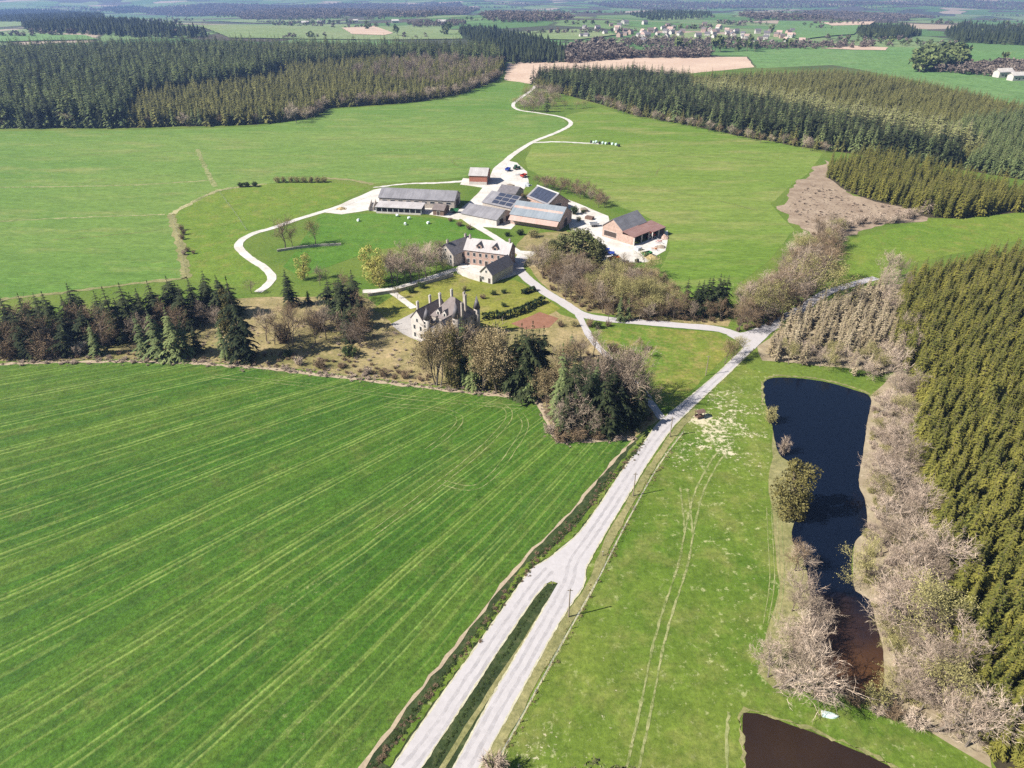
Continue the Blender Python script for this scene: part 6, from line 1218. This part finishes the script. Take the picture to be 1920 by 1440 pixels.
def fence(label, pts, sp=4.0):
    c = smooth(gpoly(pts), 0.5); s_ = np.r_[0, np.cumsum(np.linalg.norm(np.diff(c, axis=0), axis=1))]; t = tag(empty('wire_fence', (0, 0, 0)), label, 'fence')
    q = np.stack([np.interp(np.arange(0, s_[-1], sp), s_, c[:, k]) for k in (0, 1)], 1); pm = MB(); pm.cyl(0, 0, -0.3, 1.15, 0.06, 0.055, 6); me = mesh('fence_post', pm.v, pm.f, M['wood'])
    for p in q: o = obj('fence_post', me, t); o.location = (p[0], p[1], 0)
    for z in (0.5, 0.8, 1.08):
        mb = MB()
        for a, b in zip(q[:-1], q[1:]): prism(mb, (*a, z), (*b, z), 0.012, 0.012, 3)
        mb.build('wire', M['steel'], t)
fence('post and wire fence along the meadow side of the main road', [(928, 1440), (985, 1336), (1045, 1226), (1086, 1153), (1121, 1091), (1141, 1051), (1171, 991), (1206, 926), (1241, 867), (1281, 813)])
fence('post and wire fence running down the pasture to the farm lane', [(412, 362), (440, 400), (466, 438)], 5.0)
fence('post and wire fence along the worn track left of the pasture', [(322, 402), (336, 450), (351, 522)], 5.0)
# feeding trough and upturned boat
X, Y = G(1311, 783); t = tag(empty('feed_rack', (X, Y, 0.02), 0.5), 'dark wooden feeding rack on trampled ground beside the road', 'feed rack')
mb = MB(); mb.box(-1.1, 1.1, -0.6, 0.6, 0.35, 0.5); mb.box(-1.1, 1.1, -0.65, -0.6, 0.35, 0.9); mb.box(-1.1, 1.1, 0.6, 0.65, 0.35, 0.9); mb.build('trough', M['brown'], t)
for x in (-1.0, 1.0):
    for y in (-0.55, 0.55): mb = MB(); mb.box(x - 0.06, x + 0.06, y - 0.04, y + 0.04, -0.1, 1.9); mb.build('leg', M['brown'], t)
mb = MB(); mb.slab((-1.3, -0.9, 1.85), (1.3, -0.9, 1.85), (1.3, 0, 2.3), (-1.3, 0, 2.3), 0.06); mb.slab((1.3, 0.9, 1.85), (-1.3, 0.9, 1.85), (-1.3, 0, 2.3), (1.3, 0, 2.3), 0.06); mb.build('roof', M['brown'], t)
X, Y = G(1556, 1342); t = tag(empty('rowing_boat', (X, Y, 0.03), -0.25), 'small pale green boat lying upside down on the grass between the ponds', 'boat')
mb = MB(); v = []; n = 9
for i in range(n):
    s_ = i / (n - 1); x = -1.2 + 2.4 * s_; w_ = 0.52 * (1 - max(0, (s_ - 0.45) / 0.55) ** 2.2) + 0.02; h_ = 0.42 - 0.1 * (s_ - 0.4) ** 2
    v += [(x, -w_, 0.0), (x, -w_ * 0.8, h_ * 0.75), (x, 0, h_), (x, w_ * 0.8, h_ * 0.75), (x, w_, 0.0)]
f = [(i * 5 + k, (i + 1) * 5 + k, (i + 1) * 5 + k + 1, i * 5 + k + 1) for i in range(n - 1) for k in range(4)] + [(0, 1, 2, 3, 4)]
mb.add(v, f).build('hull', M['green_film'], t); mb = MB(); mb.box(-1.2, 1.0, -0.04, 0.04, 0.40, 0.47); mb.build('keel', M['frame'], t); mb = MB(); mb.box(-1.26, -1.2, -0.5, 0.5, 0.0, 0.36); mb.build('transom', M['frame'], t)

# ------------------------------------------------------------------ the air
hz = MB(); hz.box(-16000, 16000, -16000, 16000, -140, 260)
mh = bpy.data.materials.new('haze'); mh.use_nodes = True; nt = mh.node_tree; nt.nodes.remove(nt.nodes['Principled BSDF'])
pv = nt.nodes.new('ShaderNodeVolumePrincipled'); pv.inputs['Color'].default_value = (0.36, 0.55, 1.0, 1); pv.inputs['Density'].default_value = 0.00012; pv.inputs['Anisotropy'].default_value = 0.2
nt.links.new(pv.outputs[0], nt.nodes['Material Output'].inputs['Volume'])
tag(hz.build('haze', mh), kind='stuff')
